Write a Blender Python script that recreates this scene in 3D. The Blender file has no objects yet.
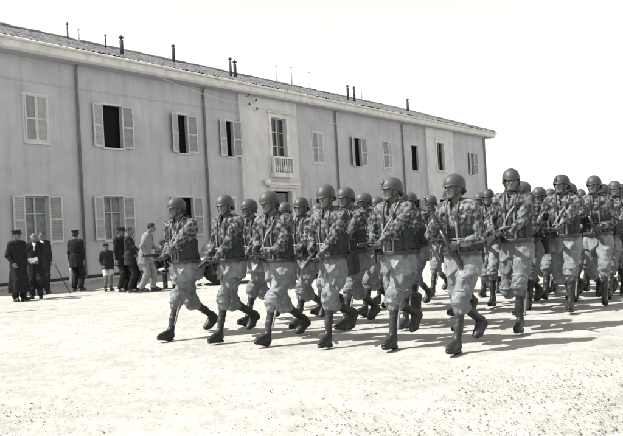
import bpy, math, random
import numpy as np
from math import sin, cos, radians, pi
from mathutils import Matrix, Vector, Euler
C = bpy.context.scene.collection
rng = random.Random(7)
F32 = np.float32

# ---------------------------------------------------------------- materials
def srgb(v):
    return v
def mat(name, col, rough=0.85, spec=0.2, noise=0.0, nscale=6.0, bump=0.0, bscale=60.0, col2=None, lo=0.45, hi=0.55,
        bdist=0.01, rand=False, vary=0.0, ridged=False, streak=0.0, detail=4.0, metallic=0.0, fine=None):
    """procedural material: base colour, optional second colour in noise blotches, soft tone variation and bump"""
    m = bpy.data.materials.new(name); m.use_nodes = True
    nt = m.node_tree; N = nt.nodes; L = nt.links
    b = N['Principled BSDF']
    b.inputs['Roughness'].default_value = rough
    b.inputs['Specular IOR Level'].default_value = spec
    b.inputs['Metallic'].default_value = metallic
    tc = N.new('ShaderNodeTexCoord')
    vec = tc.outputs['Object']
    if rand:
        oi = N.new('ShaderNodeObjectInfo')
        mu = N.new('ShaderNodeMath'); mu.operation = 'MULTIPLY'; mu.inputs[1].default_value = 37.0
        L.new(oi.outputs['Random'], mu.inputs[0])
        ad = N.new('ShaderNodeVectorMath'); ad.operation = 'ADD'
        L.new(vec, ad.inputs[0]); L.new(mu.outputs[0], ad.inputs[1]); vec = ad.outputs[0]
    c4 = (*col, 1)
    out = None
    if col2 is not None:
        n = N.new('ShaderNodeTexNoise'); n.inputs['Scale'].default_value = nscale; n.inputs['Detail'].default_value = detail
        n.inputs['Roughness'].default_value = 0.45
        L.new(vec, n.inputs['Vector'])
        r = N.new('ShaderNodeValToRGB'); r.color_ramp.elements[0].position = lo; r.color_ramp.elements[1].position = hi
        r.color_ramp.elements[0].color = c4; r.color_ramp.elements[1].color = (*col2, 1)
        L.new(n.outputs['Fac'], r.inputs['Fac']); out = r.outputs['Color']
    if noise > 0:
        n2 = N.new('ShaderNodeTexNoise'); n2.inputs['Scale'].default_value = fine or nscale * 2.3; n2.inputs['Detail'].default_value = 8
        L.new(vec, n2.inputs['Vector'])
        mr = N.new('ShaderNodeMapRange'); mr.inputs[1].default_value = 0.3; mr.inputs[2].default_value = 0.7
        mr.inputs[3].default_value = 1 - noise; mr.inputs[4].default_value = 1 + noise
        L.new(n2.outputs['Fac'], mr.inputs[0])
        mx = N.new('ShaderNodeVectorMath'); mx.operation = 'SCALE'
        if out is not None: L.new(out, mx.inputs[0])
        else: mx.inputs[0].default_value = col
        L.new(mr.outputs[0], mx.inputs['Scale']); out = mx.outputs[0]
    if streak > 0:
        mp = N.new('ShaderNodeMapping'); mp.inputs['Scale'].default_value = (1.6, 1.6, 0.14); L.new(vec, mp.inputs['Vector'])
        n4 = N.new('ShaderNodeTexNoise'); n4.inputs['Scale'].default_value = 1.9; n4.inputs['Detail'].default_value = 9; n4.inputs['Roughness'].default_value = 0.62
        L.new(mp.outputs[0], n4.inputs['Vector'])
        m4 = N.new('ShaderNodeMapRange'); m4.inputs[1].default_value = 0.48; m4.inputs[2].default_value = 0.72; m4.inputs[3].default_value = 1.0; m4.inputs[4].default_value = 1 - streak
        L.new(n4.outputs['Fac'], m4.inputs[0]); s4 = N.new('ShaderNodeVectorMath'); s4.operation = 'SCALE'
        if out is not None: L.new(out, s4.inputs[0])
        else: s4.inputs[0].default_value = col
        L.new(m4.outputs[0], s4.inputs['Scale']); out = s4.outputs[0]
        n5 = N.new('ShaderNodeTexVoronoi'); n5.feature = 'DISTANCE_TO_EDGE'; n5.inputs['Scale'].default_value = 0.33
        n6 = N.new('ShaderNodeTexNoise'); n6.inputs['Scale'].default_value = 1.4; n6.inputs['Detail'].default_value = 6; L.new(vec, n6.inputs['Vector'])
        v6 = N.new('ShaderNodeVectorMath'); v6.operation = 'ADD'; L.new(vec, v6.inputs[0]); L.new(n6.outputs['Color'], v6.inputs[1]); L.new(v6.outputs[0], n5.inputs['Vector'])
        m5 = N.new('ShaderNodeMapRange'); m5.inputs[1].default_value = 0.0; m5.inputs[2].default_value = 0.008; m5.inputs[3].default_value = 0.90; m5.inputs[4].default_value = 1.0
        L.new(n5.outputs['Distance'], m5.inputs[0]); s5 = N.new('ShaderNodeVectorMath'); s5.operation = 'SCALE'; L.new(out, s5.inputs[0]); L.new(m5.outputs[0], s5.inputs['Scale']); out = s5.outputs[0]
    if vary > 0:
        oi2 = N.new('ShaderNodeObjectInfo'); m2 = N.new('ShaderNodeMapRange'); m2.inputs[3].default_value = 1 - vary; m2.inputs[4].default_value = 1 + vary
        L.new(oi2.outputs['Random'], m2.inputs[0]); sx = N.new('ShaderNodeVectorMath'); sx.operation = 'SCALE'
        if out is not None: L.new(out, sx.inputs[0])
        else: sx.inputs[0].default_value = col
        L.new(m2.outputs[0], sx.inputs['Scale']); out = sx.outputs[0]
    if out is not None: L.new(out, b.inputs['Base Color'])
    else: b.inputs['Base Color'].default_value = c4
    if bump > 0:
        n3 = N.new('ShaderNodeTexNoise'); n3.inputs['Scale'].default_value = bscale; n3.inputs['Detail'].default_value = 5
        if ridged: n3.noise_type = 'RIDGED_MULTIFRACTAL'; n3.inputs['Detail'].default_value = 3; n3.inputs['Distortion'].default_value = 0.6
        L.new(vec, n3.inputs['Vector'])
        bp = N.new('ShaderNodeBump'); bp.inputs['Strength'].default_value = bump; bp.inputs['Distance'].default_value = bdist
        L.new(n3.outputs['Fac'], bp.inputs['Height']); L.new(bp.outputs['Normal'], b.inputs['Normal'])
    return m
def g(v, t=0.03):
    """grey with the faint cool cast of the print"""
    return (v * (1 - t * 1.3), v, v * (1 + t * 1.6))

M = {}
M['skin'] = mat('skin', (0.125, 0.122, 0.118), 0.6, 0.3, noise=0.12, nscale=8)
M['glove'] = mat('dark_glove', g(0.05), 0.6, 0.3, noise=0.2)
M['helmet'] = mat('helmet_paint', g(0.045, 0.06), 0.52, 0.4, noise=0.35, nscale=3, vary=0.3, bump=0.15, bscale=90, bdist=0.002)
M['leather'] = mat('dark_leather', g(0.035), 0.5, 0.4, noise=0.3, bump=0.2, bscale=50, bdist=0.003)
M['boot'] = mat('boot_leather', g(0.013, 0.06), 0.5, 0.4, noise=0.5, nscale=9, col2=g(0.045), lo=0.5, hi=0.8, bump=0.4, bscale=30, bdist=0.004)
M['smock'] = mat('camouflage_cloth', g(0.16, 0.04), 0.95, 0.1, noise=0.15, nscale=23, vary=0.15, col2=g(0.045, 0.07), lo=0.45, hi=0.54,
                 bump=0.9, bscale=9, bdist=0.035, ridged=True, rand=True, detail=2.5)
M['skirt'] = mat('plain_smock_cloth', g(0.20, 0.045), 0.95, 0.1, noise=0.3, vary=0.15, nscale=4, bump=1.0, bscale=6, bdist=0.05, ridged=True, rand=True)
M['trouser'] = mat('trouser_cloth', g(0.17, 0.05), 0.95, 0.1, noise=0.3, vary=0.2, nscale=4, bump=1.0, bscale=7, bdist=0.055, ridged=True, rand=True)
M['vest'] = mat('magazine_vest_cloth', g(0.042, 0.09), 0.9, 0.15, noise=0.35, nscale=9, bump=0.6, bscale=30, bdist=0.01, rand=True)
M['strap'] = mat('webbing', g(0.20), 0.9, 0.1, noise=0.2, nscale=20)
M['gunmetal'] = mat('gun_metal', g(0.02), 0.4, 0.5, noise=0.3)
M['gunwood'] = mat('gun_stock_wood', g(0.05), 0.5, 0.4, noise=0.4, nscale=12)
M['eye'] = mat('eye', (0.03, 0.03, 0.03), 0.3, 0.5)
M['hair'] = mat('dark_hair', g(0.03), 0.8, 0.2, noise=0.4, nscale=40, bump=0.5, bscale=120, bdist=0.004)
M['greyhair'] = mat('grey_hair', g(0.30), 0.8, 0.2, noise=0.3, nscale=40)
M['steel'] = mat('steel', g(0.35), 0.35, 0.5, noise=0.1)
M['darksuit'] = mat('dark_suit_cloth', g(0.028), 0.95, 0.1, noise=0.3, bump=0.5, bscale=18, bdist=0.01)
M['blacksuit'] = mat('black_coat_cloth', g(0.018), 0.95, 0.1, noise=0.3, bump=0.5, bscale=18, bdist=0.01)
M['greysuit'] = mat('pale_grey_suit_cloth', g(0.18, 0.04), 0.95, 0.1, noise=0.2, bump=0.6, bscale=16, bdist=0.012)
M['paletrouser'] = mat('pale_trouser_cloth', g(0.5), 0.95, 0.1, noise=0.15, bump=0.5, bscale=16, bdist=0.012)
M['white'] = mat('white_cloth', g(0.7), 0.9, 0.1, noise=0.08)
M['paper'] = mat('paper', g(0.75), 0.9, 0.1)

# ---------------------------------------------------------------- objects
def link(name, me, m, parent=None):
    o = bpy.data.objects.new(name, me); C.objects.link(o)
    if m is not None and len(me.materials) == 0:
        for q in (m if isinstance(m, (list, tuple)) else [m]): me.materials.append(q)
    if parent is not None: o.parent = parent
    return o
def tag(o, label=None, cat=None, group=None, kind=None):
    if label: o['label'] = label
    if cat: o['category'] = cat
    if group: o['group'] = group
    if kind: o['kind'] = kind
    return o
def empty(name, loc=(0, 0, 0), rz=0.0):
    o = bpy.data.objects.new(name, None); C.objects.link(o)
    o.location = loc; o.rotation_euler = (0, 0, rz); o.empty_display_size = 0.2
    return o
def children(o): return [c for c in bpy.data.objects if c.parent == o]
def copy_tree(o, parent=None):
    c = o.copy(); C.objects.link(c); c.parent = parent
    for ch in KIDS.get(o.name, []): copy_tree(ch, c)
    return c
KIDS = {}

class MB:
    """collects boxes, prisms, tubes into one mesh"""
    def __init__(s): s.v = []; s.f = []; s.sm = []; s.mi = []
    def add(s, vs, fs, smooth=False, mi=0):
        n = len(s.v); s.v += [tuple(v) for v in vs]; s.f += [tuple(i + n for i in f) for f in fs]
        s.sm += [smooth] * len(fs); s.mi += [mi] * len(fs)
    def box(s, x0, y0, z0, x1, y1, z1, X=None, mi=0):
        vs = [Vector((x, y, z)) for z in (z0, z1) for y in (y0, y1) for x in (x0, x1)]
        if X is not None: vs = [X @ v for v in vs]
        s.add(vs, [(0, 2, 3, 1), (4, 5, 7, 6), (0, 1, 5, 4), (2, 6, 7, 3), (0, 4, 6, 2), (1, 3, 7, 5)], mi=mi)
    def tube(s, pts, rad, n=8, cap=True, mi=0, flat=1.0):
        pts = [Vector(p) for p in pts]
        rs = rad if isinstance(rad, (list, tuple)) else [rad] * len(pts)
        vs = []; fs = []; up = Vector((0, 0, 1)); a = None
        for i, p in enumerate(pts):
            d = (pts[min(i + 1, len(pts) - 1)] - pts[max(i - 1, 0)]).normalized()
            if a is None: a = d.cross(up) if abs(d.z) < 0.95 else d.cross(Vector((0, 1, 0)))
            a = (a - d * a.dot(d)).normalized(); b = d.cross(a)
            for k in range(n):
                t = 2 * pi * k / n; vs.append(p + a * cos(t) * rs[i] + b * sin(t) * rs[i] * flat)
        for i in range(len(pts) - 1):
            for k in range(n):
                k2 = (k + 1) % n
                fs.append((i * n + k, i * n + k2, (i + 1) * n + k2, (i + 1) * n + k))
        if cap:
            fs.append(tuple(range(n - 1, -1, -1))); fs.append(tuple((len(pts) - 1) * n + k for k in range(n)))
        s.add(vs, fs, True, mi)
    def lathe(s, prof, n=16, X=None, mi=0):
        vs = []; fs = []
        for (r, z) in prof:
            for k in range(n):
                t = 2 * pi * k / n; v = Vector((r * cos(t), r * sin(t), z)); vs.append(X @ v if X is not None else v)
        for i in range(len(prof) - 1):
            for k in range(n):
                k2 = (k + 1) % n; fs.append((i * n + k, i * n + k2, (i + 1) * n + k2, (i + 1) * n + k))
        fs.append(tuple(range(n - 1, -1, -1))); fs.append(tuple((len(prof) - 1) * n + k for k in range(n)))
        s.add(vs, fs, True, mi)
    def prism(s, poly, y0, y1, X=None, mi=0):
        """polygon in x,z extruded along y"""
        n = len(poly); vs = [Vector((p[0], y0, p[1])) for p in poly] + [Vector((p[0], y1, p[1])) for p in poly]
        if X is not None: vs = [X @ v for v in vs]
        fs = [tuple(range(n)), tuple(range(2 * n - 1, n - 1, -1))] + [(i, i + n, (i + 1) % n + n, (i + 1) % n) for i in range(n)]
        s.add(vs, fs, mi=mi)
    def mesh(s, name):
        me = bpy.data.meshes.new(name); me.from_pydata([tuple(v) for v in s.v], [], s.f)
        me.polygons.foreach_set('use_smooth', s.sm); me.polygons.foreach_set('material_index', s.mi)
        me.update(); return me
    def build(s, name, m, parent=None, bevel=0.0):
        o = link(name, s.mesh(name), m, parent)
        if bevel:
            b = o.modifiers.new('bevel', 'BEVEL'); b.width = bevel; b.segments = 2; b.limit_method = 'ANGLE'
        return o

# ---------------------------------------------------------------- signed distance modelling
def sub(P, c): return P - np.asarray(c, F32)
def ln(V): return np.sqrt((V * V).sum(-1))
def cap(P, a, b, ra, rb=None, sx=None):
    rb = ra if rb is None else rb
    a = np.asarray(a, F32); b = np.asarray(b, F32); ab = b - a
    pa = P - a; h = np.clip((pa @ ab) / max(float(ab @ ab), 1e-9), 0, 1)
    q = pa - h[..., None] * ab
    return ln(q) - (ra + (rb - ra) * h)
def ell(P, c, r, R=None):
    q = sub(P, c)
    if R is not None: q = q @ np.asarray(R, F32)
    r = np.asarray(r, F32)
    k0 = ln(q / r); k1 = ln(q / (r * r)) + 1e-6
    return k0 * (k0 - 1) / k1
def boxd(P, c, hs, rr=0.0, R=None):
    q = sub(P, c)
    if R is not None: q = q @ np.asarray(R, F32)
    d = np.abs(q) - (np.asarray(hs, F32) - rr)
    return ln(np.maximum(d, 0)) + np.minimum(d.max(-1), 0) - rr
def smin(a, b, k):
    h = np.clip(0.5 + 0.5 * (b - a) / k, 0, 1)
    return b + (a - b) * h - k * h * (1 - h)
def smax(a, b, k): return -smin(-a, -b, k)
def U(k, *ds):
    d = ds[0]
    for e in ds[1:]: d = smin(d, e, k)
    return d
def folds(P, s, amp, seed=0.0, st=(1, 1, 1)):
    """cloth wrinkles: a few warped waves"""
    x = P[..., 0] * st[0] * s + seed; y = P[..., 1] * st[1] * s + seed * 1.7; z = P[..., 2] * st[2] * s - seed * 0.6
    w = np.sin(x * 1.3 + 1.1 * np.sin(z * 0.9 + y)) + 1.1 * (1 - 1.7 * np.abs(np.sin(z * 0.75 + 0.8 * np.sin(x * 1.0 - y * 0.7) + 0.5 * x))) \
        + 0.9 * (1 - 1.7 * np.abs(np.sin(y * 0.9 - z * 0.6 + 1.0 * np.sin(x * 1.3 + z * 0.5)))) + 0.5 * np.sin((x + z) * 2.6 + np.sin(y * 2.2))
    return w * amp * 0.45
def surfnet(f, lo, hi, h):
    lo = np.array(lo, F32); hi = np.array(hi, F32)
    n = np.ceil((hi - lo) / h).astype(int) + 1
    ax = [lo[i] + h * np.arange(n[i], dtype=F32) for i in range(3)]
    G = np.stack(np.meshgrid(*ax, indexing='ij'), -1).astype(F32)
    D = f(G).astype(F32)
    S = D < 0
    nx, ny, nz = n
    cs = np.zeros((nx - 1, ny - 1, nz - 1), np.int8)
    for i in (0, 1):
        for j in (0, 1):
            for k in (0, 1): cs += S[i:nx - 1 + i, j:ny - 1 + j, k:nz - 1 + k]
    act = (cs > 0) & (cs < 8)
    I = np.argwhere(act)
    idx = -np.ones(act.shape, np.int64); idx[act] = np.arange(len(I))
    acc = np.zeros((len(I), 3), F32); cnt = np.zeros(len(I), F32)
    crn = [(i, j, k) for i in (0, 1) for j in (0, 1) for k in (0, 1)]
    for a in crn:
        for d in range(3):
            if a[d]: continue
            b = list(a); b[d] = 1
            va = D[I[:, 0] + a[0], I[:, 1] + a[1], I[:, 2] + a[2]]; vb = D[I[:, 0] + b[0], I[:, 1] + b[1], I[:, 2] + b[2]]
            m = (va < 0) != (vb < 0)
            t = np.where(m, va / np.where(m, va - vb, 1), 0)
            p = np.tile(np.array(a, F32), (len(I), 1)); p[:, d] += t
            acc[m] += p[m]; cnt[m] += 1
    V = lo + h * (I + acc / np.maximum(cnt, 1)[:, None])
    quads = []
    for d in range(3):
        u, w = [(1, 2), (2, 0), (0, 1)][d]
        sl0 = [slice(1, -1)] * 3; sl0[d] = slice(0, -1); sl1 = list(sl0); sl1[d] = slice(1, None)
        A = S[tuple(sl0)]; B = S[tuple(sl1)]
        for flip, msk in ((False, A & ~B), (True, ~A & B)):
            Q = np.argwhere(msk)
            if not len(Q): continue
            off = np.ones(3, int); off[d] = 0; Q = Q + off
            def c(du, dw):
                q = Q.copy(); q[:, u] -= du; q[:, w] -= dw
                return idx[q[:, 0], q[:, 1], q[:, 2]]
            q4 = np.stack([c(1, 1), c(0, 1), c(0, 0), c(1, 0)], 1)
            if flip: q4 = q4[:, ::-1]
            quads.append(q4)
    Fq = np.concatenate(quads)
    return V, Fq
def npmesh(name, V, Fq, smooth=True):
    me = bpy.data.meshes.new(name)
    me.vertices.add(len(V)); me.vertices.foreach_set('co', np.asarray(V, F32).ravel())
    k = Fq.shape[1]
    me.loops.add(len(Fq) * k); me.loops.foreach_set('vertex_index', Fq.astype(np.int32).ravel())
    me.polygons.add(len(Fq)); me.polygons.foreach_set('loop_start', np.arange(len(Fq), dtype=np.int32) * k)
    me.polygons.foreach_set('loop_total', np.full(len(Fq), k, np.int32))
    me.polygons.foreach_set('use_smooth', np.full(len(Fq), smooth))
    me.update(calc_edges=True); return me
def sdf_part(name, f, lo, hi, h, m=None, parent=None):
    V, Fq = surfnet(f, lo, hi, h)
    me = npmesh(name, V, Fq)
    return link(name, me, m, parent)
# ---------------------------------------------------------------- people
def v3(*a): return np.array(a, float)
def unit(v): return v / (np.linalg.norm(v) + 1e-9)
def ik(a, b, l1, l2, pole):
    """middle joint of a two-bone limb from a to b, bending towards pole"""
    d = b - a; L = min(np.linalg.norm(d), (l1 + l2) * 0.995); u = unit(d)
    x = (L * L + l1 * l1 - l2 * l2) / (2 * L); y = math.sqrt(max(l1 * l1 - x * x, 0))
    p = pole - u * (pole @ u)
    return a + u * x + unit(p) * y, a + u * L
def rotm(rx=0, ry=0, rz=0): return np.array(Euler((rx, ry, rz)).to_matrix())

def head_sdf(Q):
    """head in its own frame: origin at the middle of the skull, +y is the face"""
    d = ell(Q, (0, -0.012, 0.02), (0.076, 0.097, 0.098))
    d = smin(d, ell(Q, (0, 0.028, -0.045), (0.058, 0.066, 0.075)), 0.03)      # face
    d = smin(d, ell(Q, (0, 0.062, -0.098), (0.028, 0.024, 0.020)), 0.025)     # chin
    for s in (-1, 1):
        d = smin(d, cap(Q, (s * 0.056, 0.0, -0.06), (s * 0.025, 0.062, -0.098), 0.016, 0.014), 0.02)  # jaw
        d = smin(d, ell(Q, (s * 0.038, 0.066, -0.035), (0.018, 0.016, 0.014)), 0.02)                 # cheek
        d = smax(d, -ell(Q, (s * 0.031, 0.098, -0.003), (0.017, 0.016, 0.010)), 0.012)               # socket
        d = smin(d, cap(Q, (s * 0.012, 0.092, 0.014), (s * 0.046, 0.080, 0.015), 0.008, 0.006), 0.012)  # brow
        ear = ell(Q, (s * 0.078, -0.004, -0.012), (0.009, 0.020, 0.032), rotm(0, 0, s * 0.35))
        d = smin(d, ear, 0.008)
    d = smin(d, cap(Q, (0, 0.092, 0.0), (0, 0.112, -0.036), 0.008, 0.011), 0.012)   # nose
    d = smin(d, ell(Q, (0, 0.106, -0.039), (0.017, 0.011, 0.009)), 0.008)
    d = smin(d, ell(Q, (0, 0.086, -0.062), (0.023, 0.011, 0.006)), 0.006)          # lips
    d = smin(d, ell(Q, (0, 0.084, -0.074), (0.020, 0.011, 0.007)), 0.005)
    d = smax(d, -ell(Q, (0, 0.102, -0.068), (0.022, 0.008, 0.0022)), 0.004)
    return d

def hand_sdf(P, w, X, Y, Pd, curl=0.9, spread=0.0):
    """five-fingered hand: wrist w, X thumb side, Y along the palm, Pd palm side"""
    def pt(x, y, z): return w + X * x + Y * y + Pd * z
    R = np.stack([X, Y, Pd], 1)
    d = boxd(P, pt(-0.002, 0.045, 0.0), (0.040, 0.046, 0.014), 0.012, R)
    d = smin(d, cap(P, pt(0, -0.04, 0), pt(0, 0.02, 0), 0.027, 0.026), 0.02)
    for i, (x, l, y0) in enumerate(((0.030, 0.95, 0.086), (0.010, 1.05, 0.090), (-0.011, 1.0, 0.087), (-0.031, 0.8, 0.080))):
        a = 0.25 + curl * 0.5; p = pt(x, y0, 0.0); fd = None
        for j, sl in enumerate((0.042, 0.026, 0.021)):
            ang = a + j * curl * 0.85
            q = p + (Y * cos(ang) + Pd * sin(ang) + X * spread * (1.5 - i) * 0.1) * sl * l
            c = cap(P, p, q, 0.0098 - 0.001 * j, 0.0090 - 0.001 * j)
            fd = c if fd is None else smin(fd, c, 0.004)
            p = q
        d = smin(d, fd, 0.006)
    t = smin(cap(P, pt(0.026, 0.018, 0.006), pt(0.050, 0.046, 0.022), 0.014, 0.011), 0 * d + cap(P, pt(0.050, 0.046, 0.022), pt(0.046, 0.078, 0.040), 0.011, 0.009), 0.005)
    return smin(d, t, 0.012)

def grip(gpt, a, elbow, side, bias=None, thumb=1.0):
    """hand frame closed round an axis a at gpt, arm coming from elbow"""
    X = unit(a) * thumb
    y = gpt - elbow
    if bias is not None: y = unit(y) + bias
    Y = unit(y - X * (y @ X)); Pd = np.cross(X, Y) * (1 if side > 0 else -1)
    w = gpt - Y * 0.078 - Pd * 0.030
    return w, X, Y, Pd

def fill(J):
    """derive the remaining joints of a pose"""
    J.setdefault('lean', 0.03); J.setdefault('yaw', 0.0); J.setdefault('pitch', 0.0)
    J.setdefault('build', 1.0)
    z = J['pz']                                    # pelvis height
    ln_ = J['lean']; tw = J.get('twist', 0.0)
    J['pel'] = v3(0, 0, z); J['chest'] = v3(0, ln_ * 0.6, z + 0.36)
    J['neck'] = v3(0, ln_, z + 0.56); J['head'] = J['neck'] + v3(0, 0.025 + ln_ * 0.3 + J.get('hfwd', 0), 0.155)
    sw = J.get('sw', 0.185)
    for s, n in ((1, 'R'), (-1, 'L')):
        J['sh' + n] = v3(s * sw * cos(tw), ln_ * 0.9 + s * sw * sin(tw), z + 0.49)
        J.setdefault('hip' + n, v3(s * 0.095, 0.0, z - 0.03))
    J['HR'] = rotm(J['pitch'], 0, J['yaw'])
    return J

def leg_sdf_core(P, J):
    d = None
    for n in 'RL':
        c = U(0.03, cap(P, J['hip' + n], J['kn' + n], 0.06, 0.045), cap(P, J['kn' + n], J['an' + n], 0.045, 0.03))
        d = c if d is None else smin(d, c, 0.03)
    return d

def body_mesh(J, skin_m, hand_m, cover=None):
    """one mesh: head, neck, torso, arms, hands, legs under the clothes"""
    HR = J['HR']; hc = J['head']
    allV = []; allF = []; mi = []
    n0 = 0
    def addm(V, Fq, m):
        nonlocal n0
        allV.append(V); allF.append(Fq + n0); mi.append(np.full(len(Fq), m)); n0 += len(V)
    def fh(P):
        Q = (P - hc.astype(F32)) @ HR.astype(F32)
        d = head_sdf(Q)
        nk = cap(P, J['neck'] + v3(0, -0.03, -0.05), hc + HR @ v3(0, -0.02, -0.06), 0.062, 0.054)
        return smin(d, nk, 0.02)
    addm(*surfnet(fh, hc - 0.17 - v3(0, 0, 0.06), hc + 0.16, J.get('hh', 0.0052)), 0)
    def fc(P):
        d = U(0.04, cap(P, J['pel'] + v3(-0.06, 0, 0), J['pel'] + v3(0.06, 0, 0), 0.09),
              cap(P, J['pel'], J['chest'], 0.09, 0.10), cap(P, J['shL'] * 0.85 + J['shR'] * 0.15, J['shR'] * 0.85 + J['shL'] * 0.15, 0.055),
              cap(P, J['chest'], J['neck'] + v3(0, -0.015, 0.01), 0.09, 0.052))
        for n in 'RL':
            d = smin(d, U(0.02, cap(P, J['sh' + n], J['el' + n], 0.045, 0.036), cap(P, J['el' + n], J['wr' + n], 0.036, 0.025)), 0.03)
        return smin(d, leg_sdf_core(P, J), 0.03)
    pts = np.array([J[k] for k in J if isinstance(J[k], np.ndarray) and J[k].shape == (3,)])
    addm(*surfnet(fc, pts.min(0) - 0.13, pts.max(0) + 0.03, 0.019), 0)
    for n in 'RL':
        H = J['hand' + n]
        addm(*surfnet(lambda P: hand_sdf(P, *H, curl=J.get('curl' + n, 1.0)), H[0] - 0.17, H[0] + 0.17, J.get('hh2', 0.0048)), 1)
    me = npmesh('body', np.concatenate(allV), np.concatenate(allF))
    me.materials.append(skin_m); me.materials.append(hand_m)
    me.polygons.foreach_set('material_index', np.concatenate(mi).astype(np.int32))
    return me

def torso_sdf(P, J, grow=0.0, b=1.0):
    p = J['pel']; c = J['chest']
    mid = (p + c) / 2
    return U(0.09, ell(P, c + v3(0, 0.0, 0.02), ((0.178 + grow) * b, (0.122 + grow) * b, 0.20)),
             ell(P, mid + v3(0, 0.012, -0.02), ((0.150 + grow) * b, (0.112 + grow) * b, 0.22)),
             ell(P, p + v3(0, 0.0, 0.0), ((0.160 + grow) * b, (0.118 + grow) * b, 0.17)),
             cap(P, J['shL'] + v3(0.03, 0, 0), J['shR'] - v3(0.03, 0, 0), 0.068 + grow))
def arms_sdf(P, J, r=1.0, k=0.03):
    d = None
    for n in 'RL':
        wr = J['wr' + n]; el = J['el' + n]
        c = U(k, cap(P, J['sh' + n], el, 0.074 * r, 0.056 * r), cap(P, el, wr + unit(el - wr) * 0.02, 0.056 * r, 0.042 * r))
        d = c if d is None else np.minimum(d, c)
    return d
def bounds(J, keys, pad):
    p = np.array([J[k] for k in keys]); return p.min(0) - pad, p.max(0) + pad
def foot_dirs(J, n):
    a = J.get('fp' + n, 0.0); y = J.get('fy' + n, 0.0)   # toe pitch up, splay
    fwd = v3(sin(y) * cos(a), cos(y) * cos(a), sin(a)); up = v3(-sin(y) * sin(a), -cos(y) * sin(a), cos(a))
    return fwd, up, unit(np.cross(fwd, up))
def boot_sdf(P, J, n, top=0.26, r=1.0, sole=True):
    an = J['an' + n]; kn = J['kn' + n]; f, u, sd = foot_dirs(J, n)
    R = np.stack([sd, f, u], 1)
    heel = an - u * 0.045 - f * 0.025; ball = an + f * 0.125 - u * 0.058; toe = an + f * 0.185 - u * 0.062
    bend = J.get('toe' + n, 0.0)
    if bend: toe = ball + (f * cos(bend) + u * sin(bend)) * 0.06
    d = U(0.035, cap(P, heel, ball, 0.040, 0.038), ell(P, (ball + toe) / 2, (0.044, 0.062, 0.032), R),
          cap(P, an, an + f * 0.09 - u * 0.035, 0.042, 0.034))
    if sole:
        flo = sub(P, an) @ u.astype(F32)
        d = smax(d, -(flo + 0.092), 0.01)
        so = U(0.01, cap(P, an - f * 0.030 - u * 0.086, an + f * 0.05 - u * 0.086, 0.036), cap(P, an + f * 0.05 - u * 0.086, ball - u * 0.026, 0.034, 0.043), cap(P, ball - u * 0.026, toe - u * 0.018, 0.043, 0.036))
        so = smax(smax(so, flo + 0.078, 0.003), -(flo + 0.106), 0.003) if not bend else smax(so - 0.002, flo + 0.075, 0.003)
        so2 = smax(smax(cap(P, an - f * 0.032 - u * 0.1, an - f * 0.012 - u * 0.1, 0.037), flo + 0.09, 0.003), -(flo + 0.124), 0.003)
        if bend: so = smax(so, -(flo + 0.112 - 0.5 * np.maximum(sub(P, ball) @ f.astype(F32), 0)), 0.003)
        d = np.minimum(d, np.minimum(so, so2))
    t = an + unit(kn - an) * top
    leg = U(0.02, cap(P, an, an + unit(kn - an) * top * 0.45, 0.039 * r, 0.045 * r), cap(P, an + unit(kn - an) * top * 0.45, t, 0.045 * r, 0.054 * r))
    d = smin(d, leg, 0.03)
    d = d + folds(P, 38, 0.003, 1.0 if n == 'R' else 4.0, (0.6, 0.6, 1.5)) 
    return d
def leg_part(P, J, n, prof, fold=0.009, seed=0):
    """prof: radii at hip, mid thigh, knee, below knee, hem and how far down the shin the hem is"""
    h, mt, k, bk, hem, fr = prof
    H = J['hip' + n]; K = J['kn' + n]; A = J['an' + n]
    m = (H + K) / 2; b = K + (A - K) * 0.28; e = K + (A - K) * fr
    d = U(0.04, cap(P, H, m, h, mt), cap(P, m, K, mt, k), cap(P, K, b, k, bk))
    if fr > 0.3: d = smin(d, cap(P, b, e, bk, hem), 0.03)
    return d
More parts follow.
